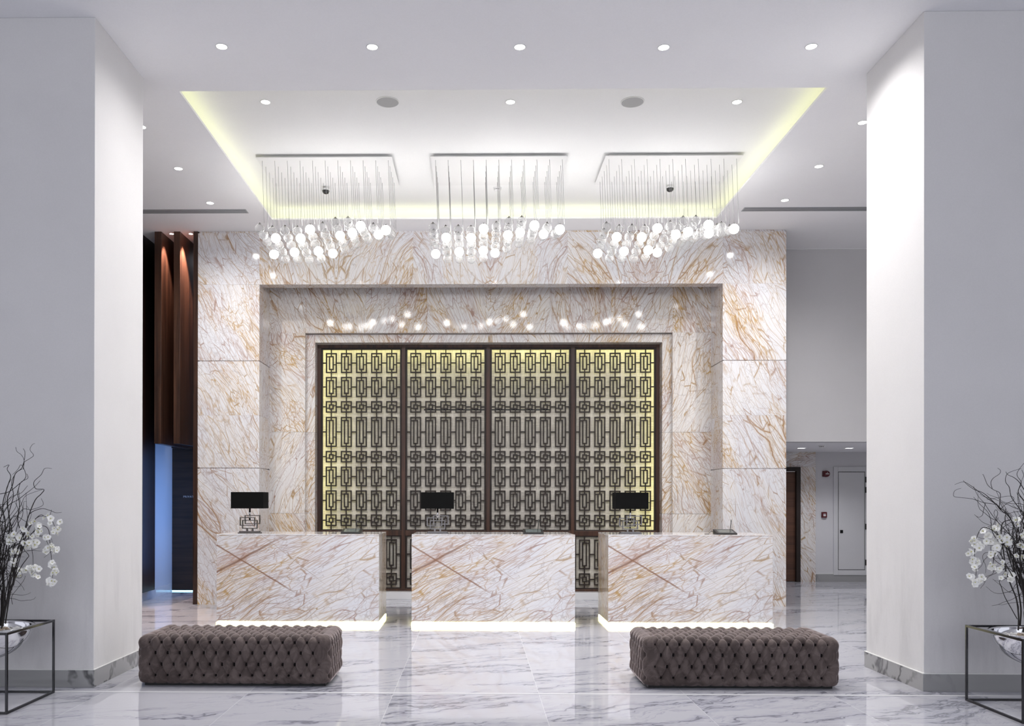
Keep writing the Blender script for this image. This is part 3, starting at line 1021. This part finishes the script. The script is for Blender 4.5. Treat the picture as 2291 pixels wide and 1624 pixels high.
# ------------------------------------------------------------------ ceiling fittings
for i, u in enumerate((867, 1415)):
    root = empty('ceiling_speaker', onZ(u, 228, ZCOF))
    b = MB(); b.lathe([(.0001,-.004),(.112,-.004),(.114,-.002),(.114,0),(.0001,0)], n=48); b.build('grille', M['speaker'], root, smooth=False)
    b = MB(); b.lathe([(.114,0),(.123,0),(.122,-.006),(.1145,-.006),(.114,0)], n=48); b.build('trim_ring', M['white_plastic'], root, smooth=True)
    tag(root, 'round grey ceiling speaker in the recess, the %s of the two' % ('left', 'right')[i], 'speaker', 'ceiling speakers')
for i, (u, v) in enumerate(((729, 421), (1499, 416))):
    root = empty('dome_camera', onZ(u, v-6, ZCOF))
    b = MB(); b.lathe([(.0001,0),(.062,0),(.062,-.012),(.030,-.016),(.030,-.04),(.052,-.048),(.052,-.070),(.0001,-.070)], n=32); b.build('housing', M['white_plastic'], root, smooth=False)
    b = MB(); b.lathe([(.048,-.0705),(.046,-.085),(.036,-.103),(.018,-.112),(.0001,-.114)], n=32); b.build('dome', M['dome'], root, smooth=True)
    tag(root, 'black dome security camera behind the %s chandelier wires' % ('left', 'right')[i], 'security camera', 'dome cameras')
def detector(loc, label):
    root = empty('smoke_detector', loc)
    b = MB(); b.lathe([(.0001,0),(.055,0),(.055,-.014),(.044,-.020),(.0001,-.020)], n=32); b.build('base', M['white_plastic'], root)
    b = MB(); b.lathe([(.0001,-.030),(.046,-.030),(.044,-.040),(.028,-.052),(.0001,-.054)], n=32)
    for k in range(8):
        a = k*math.pi/4; x, y = .038*math.cos(a), .038*math.sin(a)
        b.box(x-.003, x+.003, y-.003, y+.003, -.031, -.0201)
    b.build('cover', M['white_plastic'], root)
    b = MB(); b.lathe([(.0001,-.0202),(.034,-.0202),(.034,-.0298),(.0001,-.0298)], n=24); b.build('sensor', M['dome'], root)
    tag(root, label, 'smoke detector')
detector(onZ(1113, 420, ZCOF), 'white smoke detector behind the middle chandelier wires')
for side, (ua, va, ub, vb) in (('left', (300, 468, 552, 477)), ('right', (1664, 463, 1950, 472))):
    p0 = onZ(ua, va, ZC); p1 = onZ(ub, vb, ZC)
    if side == 'left': x0, x1 = -5.02, onZ(555, 477, ZC).x
    else: x0, x1 = onZ(1660, 472, ZC).x, 6.4
    y0, y1 = 11.64, 11.80
    root = empty('slot_diffuser', ((x0+x1)/2, (y0+y1)/2, ZC))
    hw, hd = (x1-x0)/2, (y1-y0)/2
    b = MB()
    n = 4; w = (2*hd)/(n*2+1)
    for k in range(n+1):
        b.box(-hw, hw, -hd+2*k*w, -hd+(2*k+1)*w, -.004, -.0003)
    b.box(-hw-.012, -hw, -hd, hd, -.004, -.0003); b.box(hw, hw+.012, -hd, hd, -.004, -.0003)
    b.build('bars', M['slotbar'], root)
    b = MB(); b.box(-hw, hw, -hd+.002, hd-.002, -.0012, -.0002); b.build('slots', M['slot'], root)
    tag(root, 'long black slotted air diffuser in the ceiling on the %s' % side, 'air diffuser', 'slot diffusers')

# ------------------------------------------------------------------ left side: wooden wall, fins, private door
XW = -5.03
b = MB(); b.box(XW-.25, XW, YB+.02, 13.25, .15, ZC-.0005)
struct(b.build('wall_left_wood', M['darkwood']))
b = MB(); b.box(XW-.25, XW-.10, YB+.02, 13.56, 0, .1495)
b.box(-5.35, -5.17, 13.25, 15.0, 0, ZC-.0005)
struct(b.build('wall_left_closet', M['bluewash']))
b = MB(); b.box(-5.169, -5.155, 13.60, 14.3, 0, .14); struct(b.build('baseboard_closet', M['base_l']))
fins = []
def fin(u0, u1, zb, depth, label, y0=YM):
    x0, x1 = onY(u0, 992, YM).x, onY(u1, 992, YM).x
    b = MB(); b.box(x0, x1, y0, y0+depth, zb, ZC-.001)
    root = b.build('wooden_fin', M['fin'], bevel=.002, seg=1)
    tag(root, label, 'wooden fin', 'tall walnut fins')
ZF = onY(370, 992.5, YM).z
fin(345, 360, ZF, 1.4, 'tall walnut fin nearest the dark wooden wall, ending above the doorway')
fin(388, 402, ZF, 1.4, 'tall walnut fin between two others, ending above the doorway')
fin(432, 441.5, 0.0, .9, 'narrow walnut fin reaching the floor beside the marble wall')
# soffit board closing the fins over the doorway
b = MB(); b.box(-5.03, -4.22, YM+1.41, YM+1.47, ZF+.02, ZC-.001); struct(b.build('wall_left_header', M['darkwood']))
# door wall
YDOOR = 14.38
xd0 = onY(372, 1200, YDOOR).x; xd1 = onY(378, 1200, YDOOR).x
xe = -4.22
b = MB(); b.box(-5.35, xd0, YDOOR, YDOOR+.15, 0, ZC-.0005); b.box(xd0, -3.6, YDOOR, YDOOR+.15, 2.5, ZC-.0005); b.box(xe+.02, -3.6, YDOOR, YDOOR+.15, 0, 2.5)
struct(b.build('wall_left_back', M['bluewash']))
b = MB(); b.box(xd0, xd1, YDOOR-.03, YDOOR+.1, 0, 2.5); b.box(xe-.06, xe+.02, YDOOR-.03, YDOOR+.1, 0, 2.5); b.box(xd1, xe-.06, YDOOR-.03, YDOOR+.1, 2.44, 2.5)
dr = struct(b.build('door_1', M['darkwood']))
b = MB(); b.box(xd1+.004, xe-.064, YDOOR+.01, YDOOR+.06, .02, 2.435)
b.build('door_panel', M['door'], dr)
b = MB(); b.box(xd1+.01, xe-.07, YDOOR+.015, YDOOR+.055, .001, .018); b.build('door_gap_light', emit('gap_light', (.35,.75,1.0), 2.0), dr)
tx = bpy.data.curves.new('lettering', 'FONT'); tx.body = 'PRIVATE'; tx.size = .046; tx.extrude = .001; tx.space_character = 1.25
to = bpy.data.objects.new('lettering', tx); COL.objects.link(to)
pt = onY(410, 1113, YDOOR+.008); to.location = (pt.x, YDOOR+.008, pt.z); to.rotation_euler = (R(90), 0, 0); to.data.materials.append(M['letter']); to.parent = dr
# added blue fill light for the side lobby, out of view, no known fixture
def area(name, loc, rot, size, power, col, shape='RECTANGLE', sy=None):
    l = bpy.data.lights.new(name, 'AREA'); l.energy = power; l.color = col; l.size = size
    l.shape = 'RECTANGLE'; l.size_y = sy or size
    o = bpy.data.objects.new(name, l); COL.objects.link(o); o.location = loc; o.rotation_euler = rot
    return o
area('closet_blue_fill', (-4.27, 13.85, 1.35), (0, R(90), 0), 1.9, 9, (.14,.38,1.0), sy=.1)

# marble wall's own back, so nothing shows through
b = MB(); b.box(M1+.02, M2-.02, YS+.32, YS+.42, 0, ZC-.0005); struct(b.build('wall_back', M['wallr']))

# ------------------------------------------------------------------ right side
zs = onY(1850, 988, YUP).z
b = MB(); b.box(4.3, 9.45, YUP, YUP+.25, zs, ZC-.0005)
struct(b.build('wall_right_upper', M['wallr']))
b = MB(); b.box(4.3, 9.45, YUP+.0005, YFAR+.2, zs+.0005, zs+.10)
struct(b.build('ceiling_corridor', M['ceil']))
b = MB(); b.box(4.3, 9.45, YFAR, YFAR+.2, 0, zs)
struct(b.build('wall_right_far', M['wallr']))
b = MB(); b.box(M2-.2, M2-.01, YR+.3, YFAR, 0, zs); struct(b.build('wall_right_inner', M['wallr']))
def fy(u, v, y=YFAR): return onY(u, v, y)
# brown door with marble surround
xa = fy(1787,1200).x; xb = fy(1823,1200).x; zt = fy(1790,1045).z; ztop = fy(1790, 1011).z
YD2 = YFAR-.04
b = MB()
b.box(xa, xb, YD2, YFAR-.001, 0, zt, lambda p: Matrix.Rotation(R(-62),3,'Y') @ p + Vector((2,5,3)))
b.box(5.0, xb, YD2-.0005, YFAR-.001, zt+.001, min(ztop+.05, zs-.001), lambda p: Matrix.Rotation(R(20),3,'Y') @ p + Vector((12,5,3)))
struct(b.build('trim_6', M['marble_warm_lit']))
b = MB(); b.box(xa-.08, xa-.001, YFAR-.10, YFAR-.002, 0, zt-.001); b.box(5.1, xa-.08, YFAR-.10, YFAR-.002, zt-.08, zt-.001)
dr2 = struct(b.build('door_2', M['lattice']))
b = MB(); b.box(5.1, xa-.082, YFAR-.035, YFAR-.005, .01, zt-.082); b.build('door_panel', M['brown_door'], dr2)
b = MB(); b.box(5.75, fy(1773,1052).x, YFAR-.13, YFAR-.10, zt-.095, zt-.083); b.build('closer_arm', M['chrome'], dr2)
# grey hatch door
h0, h1 = fy(1864,1100), fy(1940,1100); hz0, hz1 = fy(1864,1286).z, fy(1864,1044).z
p0, p1 = fy(1874,1100), fy(1934.5,1100); pz0, pz1 = fy(1874,1275).z, fy(1874,1055).z
b = MB()
yq = YFAR-.025
b.box(h0.x, p0.x, yq, YFAR-.001, hz0, hz1); b.box(p1.x, h1.x+.05, yq, YFAR-.001, hz0, hz1)
b.box(p0.x, p1.x, yq, YFAR-.001, pz1, hz1); b.box(p0.x, p1.x, yq, YFAR-.001, hz0, pz0)
dr3 = struct(b.build('door_3', M['hatch'], bevel=.003))
b = MB(); b.box(p0.x+.012, p1.x-.012, YFAR-.022, YFAR-.001, pz0+.012, pz1-.012); b.build('door_panel', M['hatch'], dr3, bevel=.002)
b = MB(); b.box(p0.x, p1.x, YFAR-.006, YFAR-.002, pz0, pz1); b.build('door_gap', M['hinge'], dr3)
q = fy(1881.5,1189); b = MB(); b.box(q.x-.028, q.x+.028, YFAR-.032, YFAR-.0222, q.z-.03, q.z+.03); b.build('door_lock', M['black'], dr3, bevel=.004)
for v in (1073, 1096, 1178, 1258):
    q = fy(1935.5, v); b = MB(); b.box(q.x-.012, q.x+.012, YFAR-.045, YFAR-.0255, q.z-.055, q.z+.055); b.build('hinge', M['hinge'], dr3)
b = MB(); zb_ = fy(1850, 1284).z
b.box(xb+.001, 9.4, YFAR-.012, YFAR-.001, 0, zb_); struct(b.build('baseboard_corridor', M['base_f']))
b = MB(); b.box(xb+.001, 9.4, YFAR-.014, YFAR-.001, zb_, zb_+.008); struct(b.build('trim_7', M['white_trim']))
# fire alarm sounder and call point
q = fy(1845.5, 1060)
root = empty('fire_alarm_sounder', (q.x, YFAR, q.z))
b = MB(); b.box(-.055, .015, -.03, -.001, -.055, .055); b.build('back_box', M['red'], root, bevel=.012)
b = MB(); b.lathe([(.0001,.085),(.045,.083),(.058,.070),(.062,.03),(.062,.0)], n=32)
o = b.build('horn', M['red'], root, smooth=True, loc=(.012,-.001,0)); o.rotation_euler = (R(90),0,0)
b = MB()
for k, (x, w_) in enumerate(((-.03,.012),(-.012,.012),(.006,.012),(.024,.010))): b.box(x+.012, x+w_+.012, -.0885, -.0868, -.012, .008)
b.box(.006,.018,-.0885,-.0868,.018,.030)
b.build('label_print', M['white_mark'], root)
tag(root, 'red fire alarm sounder mounted high on the grey corridor wall', 'fire alarm')
q = fy(1842.7, 1151.5)
root = empty('fire_call_point', (q.x, YFAR, q.z))
b = MB(); b.box(-.05, .05, -.045, -.001, -.055, .055); b.build('housing', M['red'], root, bevel=.008)
b = MB(); b.box(-.024, .024, -.048, -.0455, -.026, -.004); b.box(-.024, .024, -.048, -.0455, .004, .020); b.build('label_print', M['white_mark'], root)
tag(root, 'red square fire call point at chest height on the corridor wall', 'call point')
# soffit fittings
def mkz(u, v): return onZ(u, v, zs)
sq = empty('square_downlight')
b = MB(); b.box(-.055, .055, -.055, .055, -.003, .001); b.build('lens', M['lens'], sq)
b = MB(); slab_with_hole(b, -.065, .065, -.065, .065, -.055, .055, -.055, .055, -.005, .0005); b.build('trim_ring', M['white_plastic'], sq)
for i, (u, v) in enumerate(((1793, 1002.3), (1900, 1002.3))):
    o = sq if i == 0 else copy_tree(sq)
    o.location = mkz(u, v)
    tag(o, 'square downlight in the low corridor ceiling, %s' % ('over the brown door', 'over the grey hatch')[i], 'downlight', 'square corridor downlights')
    spot(o, 22, 130, .7, (.95,.95,1))
p = mkz(1838, 996)
detector(p, 'white smoke detector under the low corridor ceiling')

# ------------------------------------------------------------------ planter stands with bowls
def make_stand(x0, x1, y0, y1, h, label, t=.016):
    cx_, cy_ = (x0+x1)/2, (y0+y1)/2
    root = empty('bowl_stand', (cx_, cy_, 0))
    hw, hd = (x1-x0)/2, (y1-y0)/2
    b = MB()
    for sx_ in (-1, 1):
        for sy_ in (-1, 1):
            l_ = MB(); l_.box(*sorted((sx_*hw, sx_*(hw-t))), *sorted((sy_*hd, sy_*(hd-t))), 0, h)
            l_.build('leg', M['steel_frame'], root, bevel=.0015, seg=1)
    for z0 in (.001, h-t-.001):
        r_ = MB()
        r_.box(-hw+t, hw-t, -hd, -hd+t, z0, z0+t); r_.box(-hw+t, hw-t, hd-t, hd, z0, z0+t)
        r_.box(-hw, -hw+t, -hd+t, hd-t, z0, z0+t); r_.box(hw-t, hw, -hd+t, hd-t, z0, z0+t)
        r_.build('lower_rail' if z0 < .1 else 'upper_rail', M['steel_frame'], root)
    tag(root, label, 'stand', 'dark steel cube stands')
    return cx_, cy_, min(hw, hd)-t
def make_bowl(cx_, cy_, h, rad, label):
    root = empty('steel_bowl', (cx_, cy_, 0))
    prof = []
    dep = .245
    for i in range(15):
        a = math.pi/2*i/14
        prof.append((max(.0001, rad*math.sin(a)), h-.012-dep*math.cos(a)))
    inner = [(max(.0001, (rad-.012)*math.sin(math.pi/2*i/14)), h-.012-(dep-.010)*math.cos(math.pi/2*i/14)) for i in range(14, -1, -1)]
    prof += [(rad+.0155, h-.010), (rad+.0155, h-.004), (rad-.012, h-.004)]
    b = MB(); b.lathe(prof+inner, n=64); b.build('bowl_shell', M['chrome'], root, smooth=True, bevel=0)
    tag(root, label, 'bowl', 'polished steel bowls')
    return root
def ico(mb, c, r_, rr):
    n = 7
    vs = []; fs = []
    for i in range(5):
        a = math.pi*i/4
        for k in range(n):
            b_ = 2*math.pi*k/n
            q = Vector((math.sin(a)*math.cos(b_), math.sin(a)*math.sin(b_), math.cos(a)*.7))
            q *= r_*(1+.18*mnoise.noise(q*2+Vector(c)*9))
            vs.append((c[0]+q.x, c[1]+q.y, c[2]+q.z))
    for i in range(4):
        for k in range(n):
            k2 = (k+1) % n
            fs.append((i*n+k, i*n+k2, (i+1)*n+k2, (i+1)*n+k))
    mb.add(vs, fs)
def make_pebbles(cx_, cy_, h, rad, seed, label):
    rr = random.Random(seed)
    white = MB()
    for i in range(330):
        a = rr.uniform(0, 2*math.pi); d_ = rad*.88*math.sqrt(rr.random())
        z = h-.062+.012*rr.random()+.012*(1-(d_/rad)**2)
        ico(white, (d_*math.cos(a), d_*math.sin(a), z), rr.uniform(.009,.018), rr)
    white.lathe([(.0001, h-.07), (rad*.93, h-.075)], n=32)
    o = white.build('pebbles', M['pebble'], smooth=True, loc=(cx_, cy_, 0))
    tag(o, label, 'pebbles', kind='stuff')
    tan = MB()
    for i in range(110):
        a = rr.uniform(0, 2*math.pi); d_ = .15*math.sqrt(rr.random())
        z = h-.048+.012*rr.random()+.022*(1-(d_/.15)**2)
        ico(tan, (d_*math.cos(a), d_*math.sin(a), z), rr.uniform(.008,.016), rr)
    o = tan.build('gravel', M['pebble_b'], smooth=True, loc=(cx_, cy_, 0))
    tag(o, 'tan gravel around the branch feet in the %s steel bowl' % ('left' if cx_ < 0 else 'right'), 'gravel', kind='stuff')

petal_me = None
def flower_mesh():
    mb = MB()
    for k in range(5):
        a = 2*math.pi*k/5
        ca, sa = math.cos(a), math.sin(a)
        L, Wd = .022, .0115
        rows = [(.002,.003,0),(.010,Wd*.85,.004),(.018,Wd,.005),(L,Wd*.55,.002),(L+.003,.0015,.0)]
        vs = []; fs = []
        for (l, w_, z) in rows:
            for s in (-1, 0, 1):
                x, y = l, s*w_
                zz = z+(.0025 if s else 0)+.006*(l/L)
                vs.append((x*ca-y*sa, x*sa+y*ca, zz))
        for i in range(len(rows)-1):
            for j in range(2):
                a0 = i*3+j
                fs.append((a0, a0+1, a0+4, a0+3))
        mb.add(vs, fs)
    return mb.mesh('petals', M['petal'], True)
FLM = flower_mesh()
tm = MB(); tm.lathe([(.0001,.012),(.003,.010),(.004,.004),(.002,0),(.0001,0)], n=8)
THR = tm.mesh('throat', M['pollen'], True)

def catmull(pts, n=6):
    pts = [Vector(p) for p in pts]; P = [pts[0]]+pts+[pts[-1]]
    out = []
    for i in range(1, len(P)-2):
        for k in range(n):
            t_ = k/n
            a, b_, c, d_ = P[i-1], P[i], P[i+1], P[i+2]
            out.append(.5*((2*b_)+(c-a)*t_+(2*a-5*b_+4*c-d_)*t_*t_+(-a+3*b_-3*c+d_)*t_**3))
    out.append(pts[-1]); return out

def arrangement(cx_, cy_, h, side, seed, label, trace, orch):
    """side: +1 spreads towards +x (left planter), -1 towards -x"""
    rr = random.Random(seed)
    root = empty('branch_arrangement', (cx_, cy_, 0))
    base_z = h-.06
    def loc(u, v, y):       # photo position on a plane through the plant, in local coordinates
        p = onY(u, v, cy_+y); return Vector((p.x-cx_, y, p.z))
    def wiggle(pts, amp):
        out = []
        for i, p in enumerate(pts):
            k = min(1, i/3)
            out.append(p+Vector((mnoise.noise(p*9+Vector((seed,0,0))), mnoise.noise(p*9+Vector((0,seed,3))), mnoise.noise(p*9+Vector((4,1,seed)))))*amp*k)
        return out
    # traced branches
    for (y, pts, r0, r1) in trace:
        P = [loc(u, v, y) for u, v in pts]
        c = catmull(P, 5)
        n = len(c)
        b = MB(); b.tube(c, [r0+(r1-r0)*i/(n-1) for i in range(n)], 6)
        b.build('branch', M['branch'], root, smooth=True)
    # grown branches, curly
    for k in range(80):
        a = rr.uniform(0, 2*math.pi); d_ = rr.uniform(.0, .10)
        p = Vector((d_*math.cos(a), d_*math.sin(a)*.7, base_z-.005))
        out = Vector((math.cos(a)*.55, math.sin(a)*.35, 0))
        lean = rr.uniform(.15, .8)
        dirv = (out*lean+Vector((0,0,1))).normalized()
        L = rr.uniform(.60, 1.34); n = 34; st = L/n
        pts = [p.copy()]
        ph = rr.uniform(0, 50)
        for i in range(n):
            t_ = i/n
            curl = .14+.66*t_
            nv = Vector((mnoise.noise(Vector((ph, i*.33, 0))), mnoise.noise(Vector((0, ph, i*.33))), mnoise.noise(Vector((i*.33, 3, ph)))*.7))
            nv.y *= .45; nv.y -= p.y*1.2
            dirv = (dirv+nv*curl+out*.03*lean).normalized()
            if t_ < .25: dirv = (dirv+Vector((0,0,.25))).normalized()
            p = p+dirv*st
            pts.append(p.copy())
        r0 = rr.uniform(.0042, .0068)
        b = MB(); b.tube(catmull(pts[::2], 4), [max(.0013, r0*(1-.75*i/(len(catmull(pts[::2],4))-1))) for i in range(len(catmull(pts[::2],4)))], 5)
        b.build('branch', M['branch'], root, smooth=True)
        # twigs in the same look
        for q in range(2):
            s = rr.randint(14, 28)
            p2_ = pts[s].copy(); dv = (Vector((rr.uniform(-1,1), rr.uniform(-.6,.6), rr.uniform(-.2,1)))).normalized()
            tp = [p2_.copy()]; ph2 = rr.uniform(0, 60)
            for i in range(12):
                nv = Vector((mnoise.noise(Vector((ph2, i*.4, 0))), mnoise.noise(Vector((0, ph2, i*.4))), mnoise.noise(Vector((i*.4, 5, ph2)))))
                dv = (dv+nv*.8).normalized(); p2_ = p2_+dv*.024; tp.append(p2_.copy())
            b = MB(); b.tube(tp, [.0022-.0011*i/12 for i in range(13)], 5)
            b.build('twig', M['branch'], root, smooth=True)
    tag(root, label, 'branches', 'curly branch arrangements')
    # orchid sprays: separate things standing in the bowl
    for oi, (y, stem, blooms, lab) in enumerate(orch):
        sp_ = empty('orchid_spray', (cx_, cy_, 0))
        P = [loc(u, v, y) for u, v in stem]
        c = catmull([Vector((P[0].x, 0, base_z))]+P if False else P, 6)
        b = MB(); b.tube(c, [.0035-.002*i/(len(c)-1) for i in range(len(c))], 6)
        b.build('stem', M['branch'], sp_, smooth=True)
        for (u, v, n_) in blooms:
            for q in range(int(n_*1.7+.5)):
                pos = loc(u+rr.uniform(-7,7), v+rr.uniform(-6,6), y+rr.uniform(-.035,.035))
                s = rr.uniform(.75, 1.15)
                fo = inst('flower', FLM, sp_, pos, (R(90)+rr.uniform(-.7,.7), rr.uniform(-.5,.5), rr.uniform(-.9,.9)), (s, s, s))
                inst('throat', THR, fo, (0,0,.002))
        tag(sp_, lab, 'orchid spray', 'white orchid sprays')

# left stand
hL = .59
cxl, cyl, rl_ = make_stand(-4.09, -3.385, 6.09, 6.79, hL, 'dark polished steel cube stand in front of the left pier, cut by the photo edge')
make_bowl(cxl, cyl, hL, .317, 'polished steel bowl hung in the left cube stand')
make_pebbles(cxl, cyl, hL, .31, 3, 'white pebbles filling the left steel bowl')
traceL = [
 (.02, [(2,1400),(10,1330),(8,1280),(14,1225),(22,1170),(16,1120),(28,1085),(34,1060),(50,1045),(56,1015),(52,1003)], .0055,.0015),
 (.0, [(50,1045),(54,1034),(68,1025),(75,1018),(67,1006),(72,995),(78,992)], .002,.0013),
 (.0, [(52,1050),(54,1030),(48,1018),(38,1010),(35,1000)], .002,.0013),
 (.03, [(6,1400),(16,1340),(22,1300),(34,1262),(50,1230),(52,1200),(40,1168),(44,1130),(40,1105),(46,1080),(62,1070),(60,1060)], .0055,.0015),
 (-.03, [(12,1395),(22,1330),(32,1290),(40,1250),(52,1200),(62,1160),(78,1120),(92,1105),(98,1095),(80,1093),(76,1078),(92,1062),(100,1048),(116,1048)], .005,.0013),
 (.05, [(2,1390),(8,1300),(0,1240),(12,1180),(6,1130),(18,1085),(24,1065),(16,1050),(20,1040),(8,1045)], .005,.0015),
 (-.05, [(4,1400),(18,1340),(30,1300),(28,1260),(44,1215),(58,1180),(66,1150),(92,1138),(112,1142),(125,1147),(138,1146)], .005,.0013),
 (.0, [(28,1352),(26,1335),(38,1318),(52,1300),(57,1288)], .002,.0013),
 (.04, [(0,1160),(20,1130),(40,1118),(58,1104),(76,1090),(90,1075)], .003,.0013),
 (-.02, [(0,1105),(20,1100),(40,1085),(58,1066),(48,1040),(40,1050),(28,1062)], .003,.0013),
 (.02, [(10,1210),(30,1170),(50,1140),(70,1140),(96,1130),(92,1115)], .003,.0013),
 (.06, [(14,1250),(26,1190),(20,1150),(30,1110),(26,1080),(36,1058),(52,1048)], .004,.0013),
 (-.06, [(20,1320),(46,1270),(60,1250),(64,1242),(52,1225),(56,1205),(66,1190)], .0035,.0014),
 (.03, [(52,1200),(70,1172),(90,1152),(104,1157),(112,1152),(115,1140)], .003,.0013),
]
orchL = [
 (-.05, [(26,1320),(34,1270),(48,1225),(62,1190),(80,1160),(100,1155),(116,1165),(122,1180),(118,1195)], [(128,1174,2),(124,1187,3),(112,1170,1),(106,1156,2)], 'white orchid spray arching furthest right above the left bowl'),
 (-.08, [(30,1310),(44,1250),(62,1205),(90,1178),(108,1184),(112,1220),(116,1262),(118,1300)], [(107,1203,2),(112,1222,4),(126,1230,4),(118,1262,3),(122,1280,2),(116,1303,5),(104,1232,1)], 'long white orchid spray hanging lowest at the right of the left bowl'),
 (-.03, [(18,1330),(30,1280),(46,1235),(56,1205),(66,1210),(73,1240),(74,1268)], [(73,1275,5),(85,1268,3),(78,1288,3),(64,1278,2)], 'white orchid spray ending in one drooping cluster in the left bowl'),
 (-.06, [(12,1330),(22,1290),(30,1255),(44,1222),(60,1200),(76,1190),(88,1180)], [(86,1180,3),(90,1192,3),(70,1196,3),(60,1215,4),(78,1214,3),(64,1226,2),(56,1178,1),(74,1168,2)], 'dense white orchid spray in the middle of the left branches'),
 (-.02, [(20,1300),(34,1250),(44,1215),(38,1200),(30,1225),(34,1255),(40,1285)], [(28,1205,3),(38,1198,3),(22,1210,2),(32,1236,3),(42,1240,1),(30,1260,2),(36,1275,3),(46,1282,3),(38,1292,2)], 'white orchid spray hanging nearest the photo edge in the left bowl'),
]
arrangement(cxl, cyl, hL, 1, 11, 'dark curly willow branches rising from the left steel bowl', traceL, orchL)

# right stand
hR = .59
cxr, cyr, rr_ = make_stand(3.815, 4.52, 5.98, 6.68, hR, 'dark polished steel cube stand in front of the right pier, cut by the photo edge')
make_bowl(cxr, cyr, hR, .317, 'polished steel bowl hung in the right cube stand')
make_pebbles(cxr, cyr, hR, .31, 7, 'white pebbles filling the right steel bowl')
traceR = [
 (.0, [(2278,1410),(2279,1380),(2274,1340),(2262,1310),(2250,1275),(2246,1240),(2240,1200),(2243,1170),(2262,1160),(2238,1140),(2228,1128),(2205,1112),(2190,1100),(2170,1085),(2155,1078),(2136,1084)], .0055,.0013),
 (.0, [(2240,1140),(2220,1120),(2200,1103),(2180,1095),(2165,1085),(2155,1075)], .003,.0014),
 (-.02, [(2228,1128),(2200,1124),(2175,1116),(2150,1113),(2134,1110),(2136,1098),(2150,1092)], .0022,.0013),
 (.02, [(2235,1138),(2238,1112),(2236,1102),(2222,1095),(2210,1085),(2204,1072),(2200,1062),(2198,1062)], .0024,.0013),
 (.02, [(2220,1094),(2217,1080),(2222,1070),(2236,1060),(2238,1052),(2232,1047)], .002,.0013),
 (-.03, [(2205,1125),(2200,1142),(2198,1152),(2190,1157),(2182,1153)], .002,.0013),
 (.03, [(2276,1385),(2262,1360),(2248,1335),(2240,1312),(2236,1300),(2248,1292),(2262,1308),(2270,1330)], .0028,.0018),
 (.04, [(2282,1400),(2284,1360),(2276,1310),(2268,1265),(2268,1230),(2276,1205),(2270,1180),(2255,1150),(2240,1138),(2228,1126)], .0055,.002),
 (.05, [(2290,1330),(2278,1300),(2266,1262),(2268,1235),(2262,1210),(2256,1180)], .004,.0018),
 (-.04, [(2255,1200),(2240,1232),(2246,1265),(2226,1235),(2222,1262),(2222,1282),(2203,1292),(2203,1302)], .0024,.0014),
 (.0, [(2238,1140),(2250,1128),(2268,1118),(2262,1110),(2240,1112),(2208,1118)], .002,.0013),
 (.03, [(2291,1150),(2275,1130),(2262,1110),(2258,1090),(2250,1078),(2252,1062),(2265,1054),(2285,1048)], .003,.0013),
 (.05, [(2291,1095),(2280,1078),(2268,1068),(2255,1062),(2250,1055)], .003,.0013),
 (-.02, [(2222,1175),(2232,1150),(2228,1140),(2224,1150),(2234,1170)], .002,.0013),
 (.01, [(2291,1120),(2278,1100),(2285,1080),(2275,1060),(2291,1036)], .003,.0013),
]
orchR = [
 (-.05, [(2262,1260),(2250,1225),(2225,1190),(2200,1180),(2188,1195),(2183,1215),(2180,1245),(2184,1272),(2182,1300)], [(2176,1210,4),(2184,1220,3),(2190,1226,3),(2172,1234,2),(2178,1252,3),(2184,1258,2),(2176,1268,2),(2174,1288,3),(2184,1302,5),(2194,1296,2)], 'long white orchid spray hanging furthest left above the right bowl'),
 (-.03, [(2262,1250),(2252,1215),(2236,1200),(2226,1185),(2210,1178),(2200,1185)], [(2200,1184,2),(2206,1198,2),(2226,1180,4),(2214,1214,3),(2228,1222,3),(2234,1195,3),(2238,1205,2)], 'white orchid spray with its open cluster at the top of the right branches'),
 (-.06, [(2266,1290),(2250,1262),(2236,1236),(2226,1240),(2222,1260)], [(2222,1240,2),(2220,1266,3),(2230,1272,3),(2236,1262,2)], 'white orchid spray of small drooping clusters over the right bowl'),
 (-.02, [(2275,1300),(2262,1262),(2252,1230),(2258,1210),(2270,1200)], [(2252,1216,3),(2258,1206,2),(2246,1288,2),(2262,1292,3),(2280,1248,2),(2288,1196,3),(2288,1222,2),(2270,1168,2)], 'white orchid spray nearest the photo edge in the right bowl'),
]
arrangement(cxr, cyr, hR, -1, 23, 'dark curly willow branches rising from the right steel bowl', traceR, orchR)
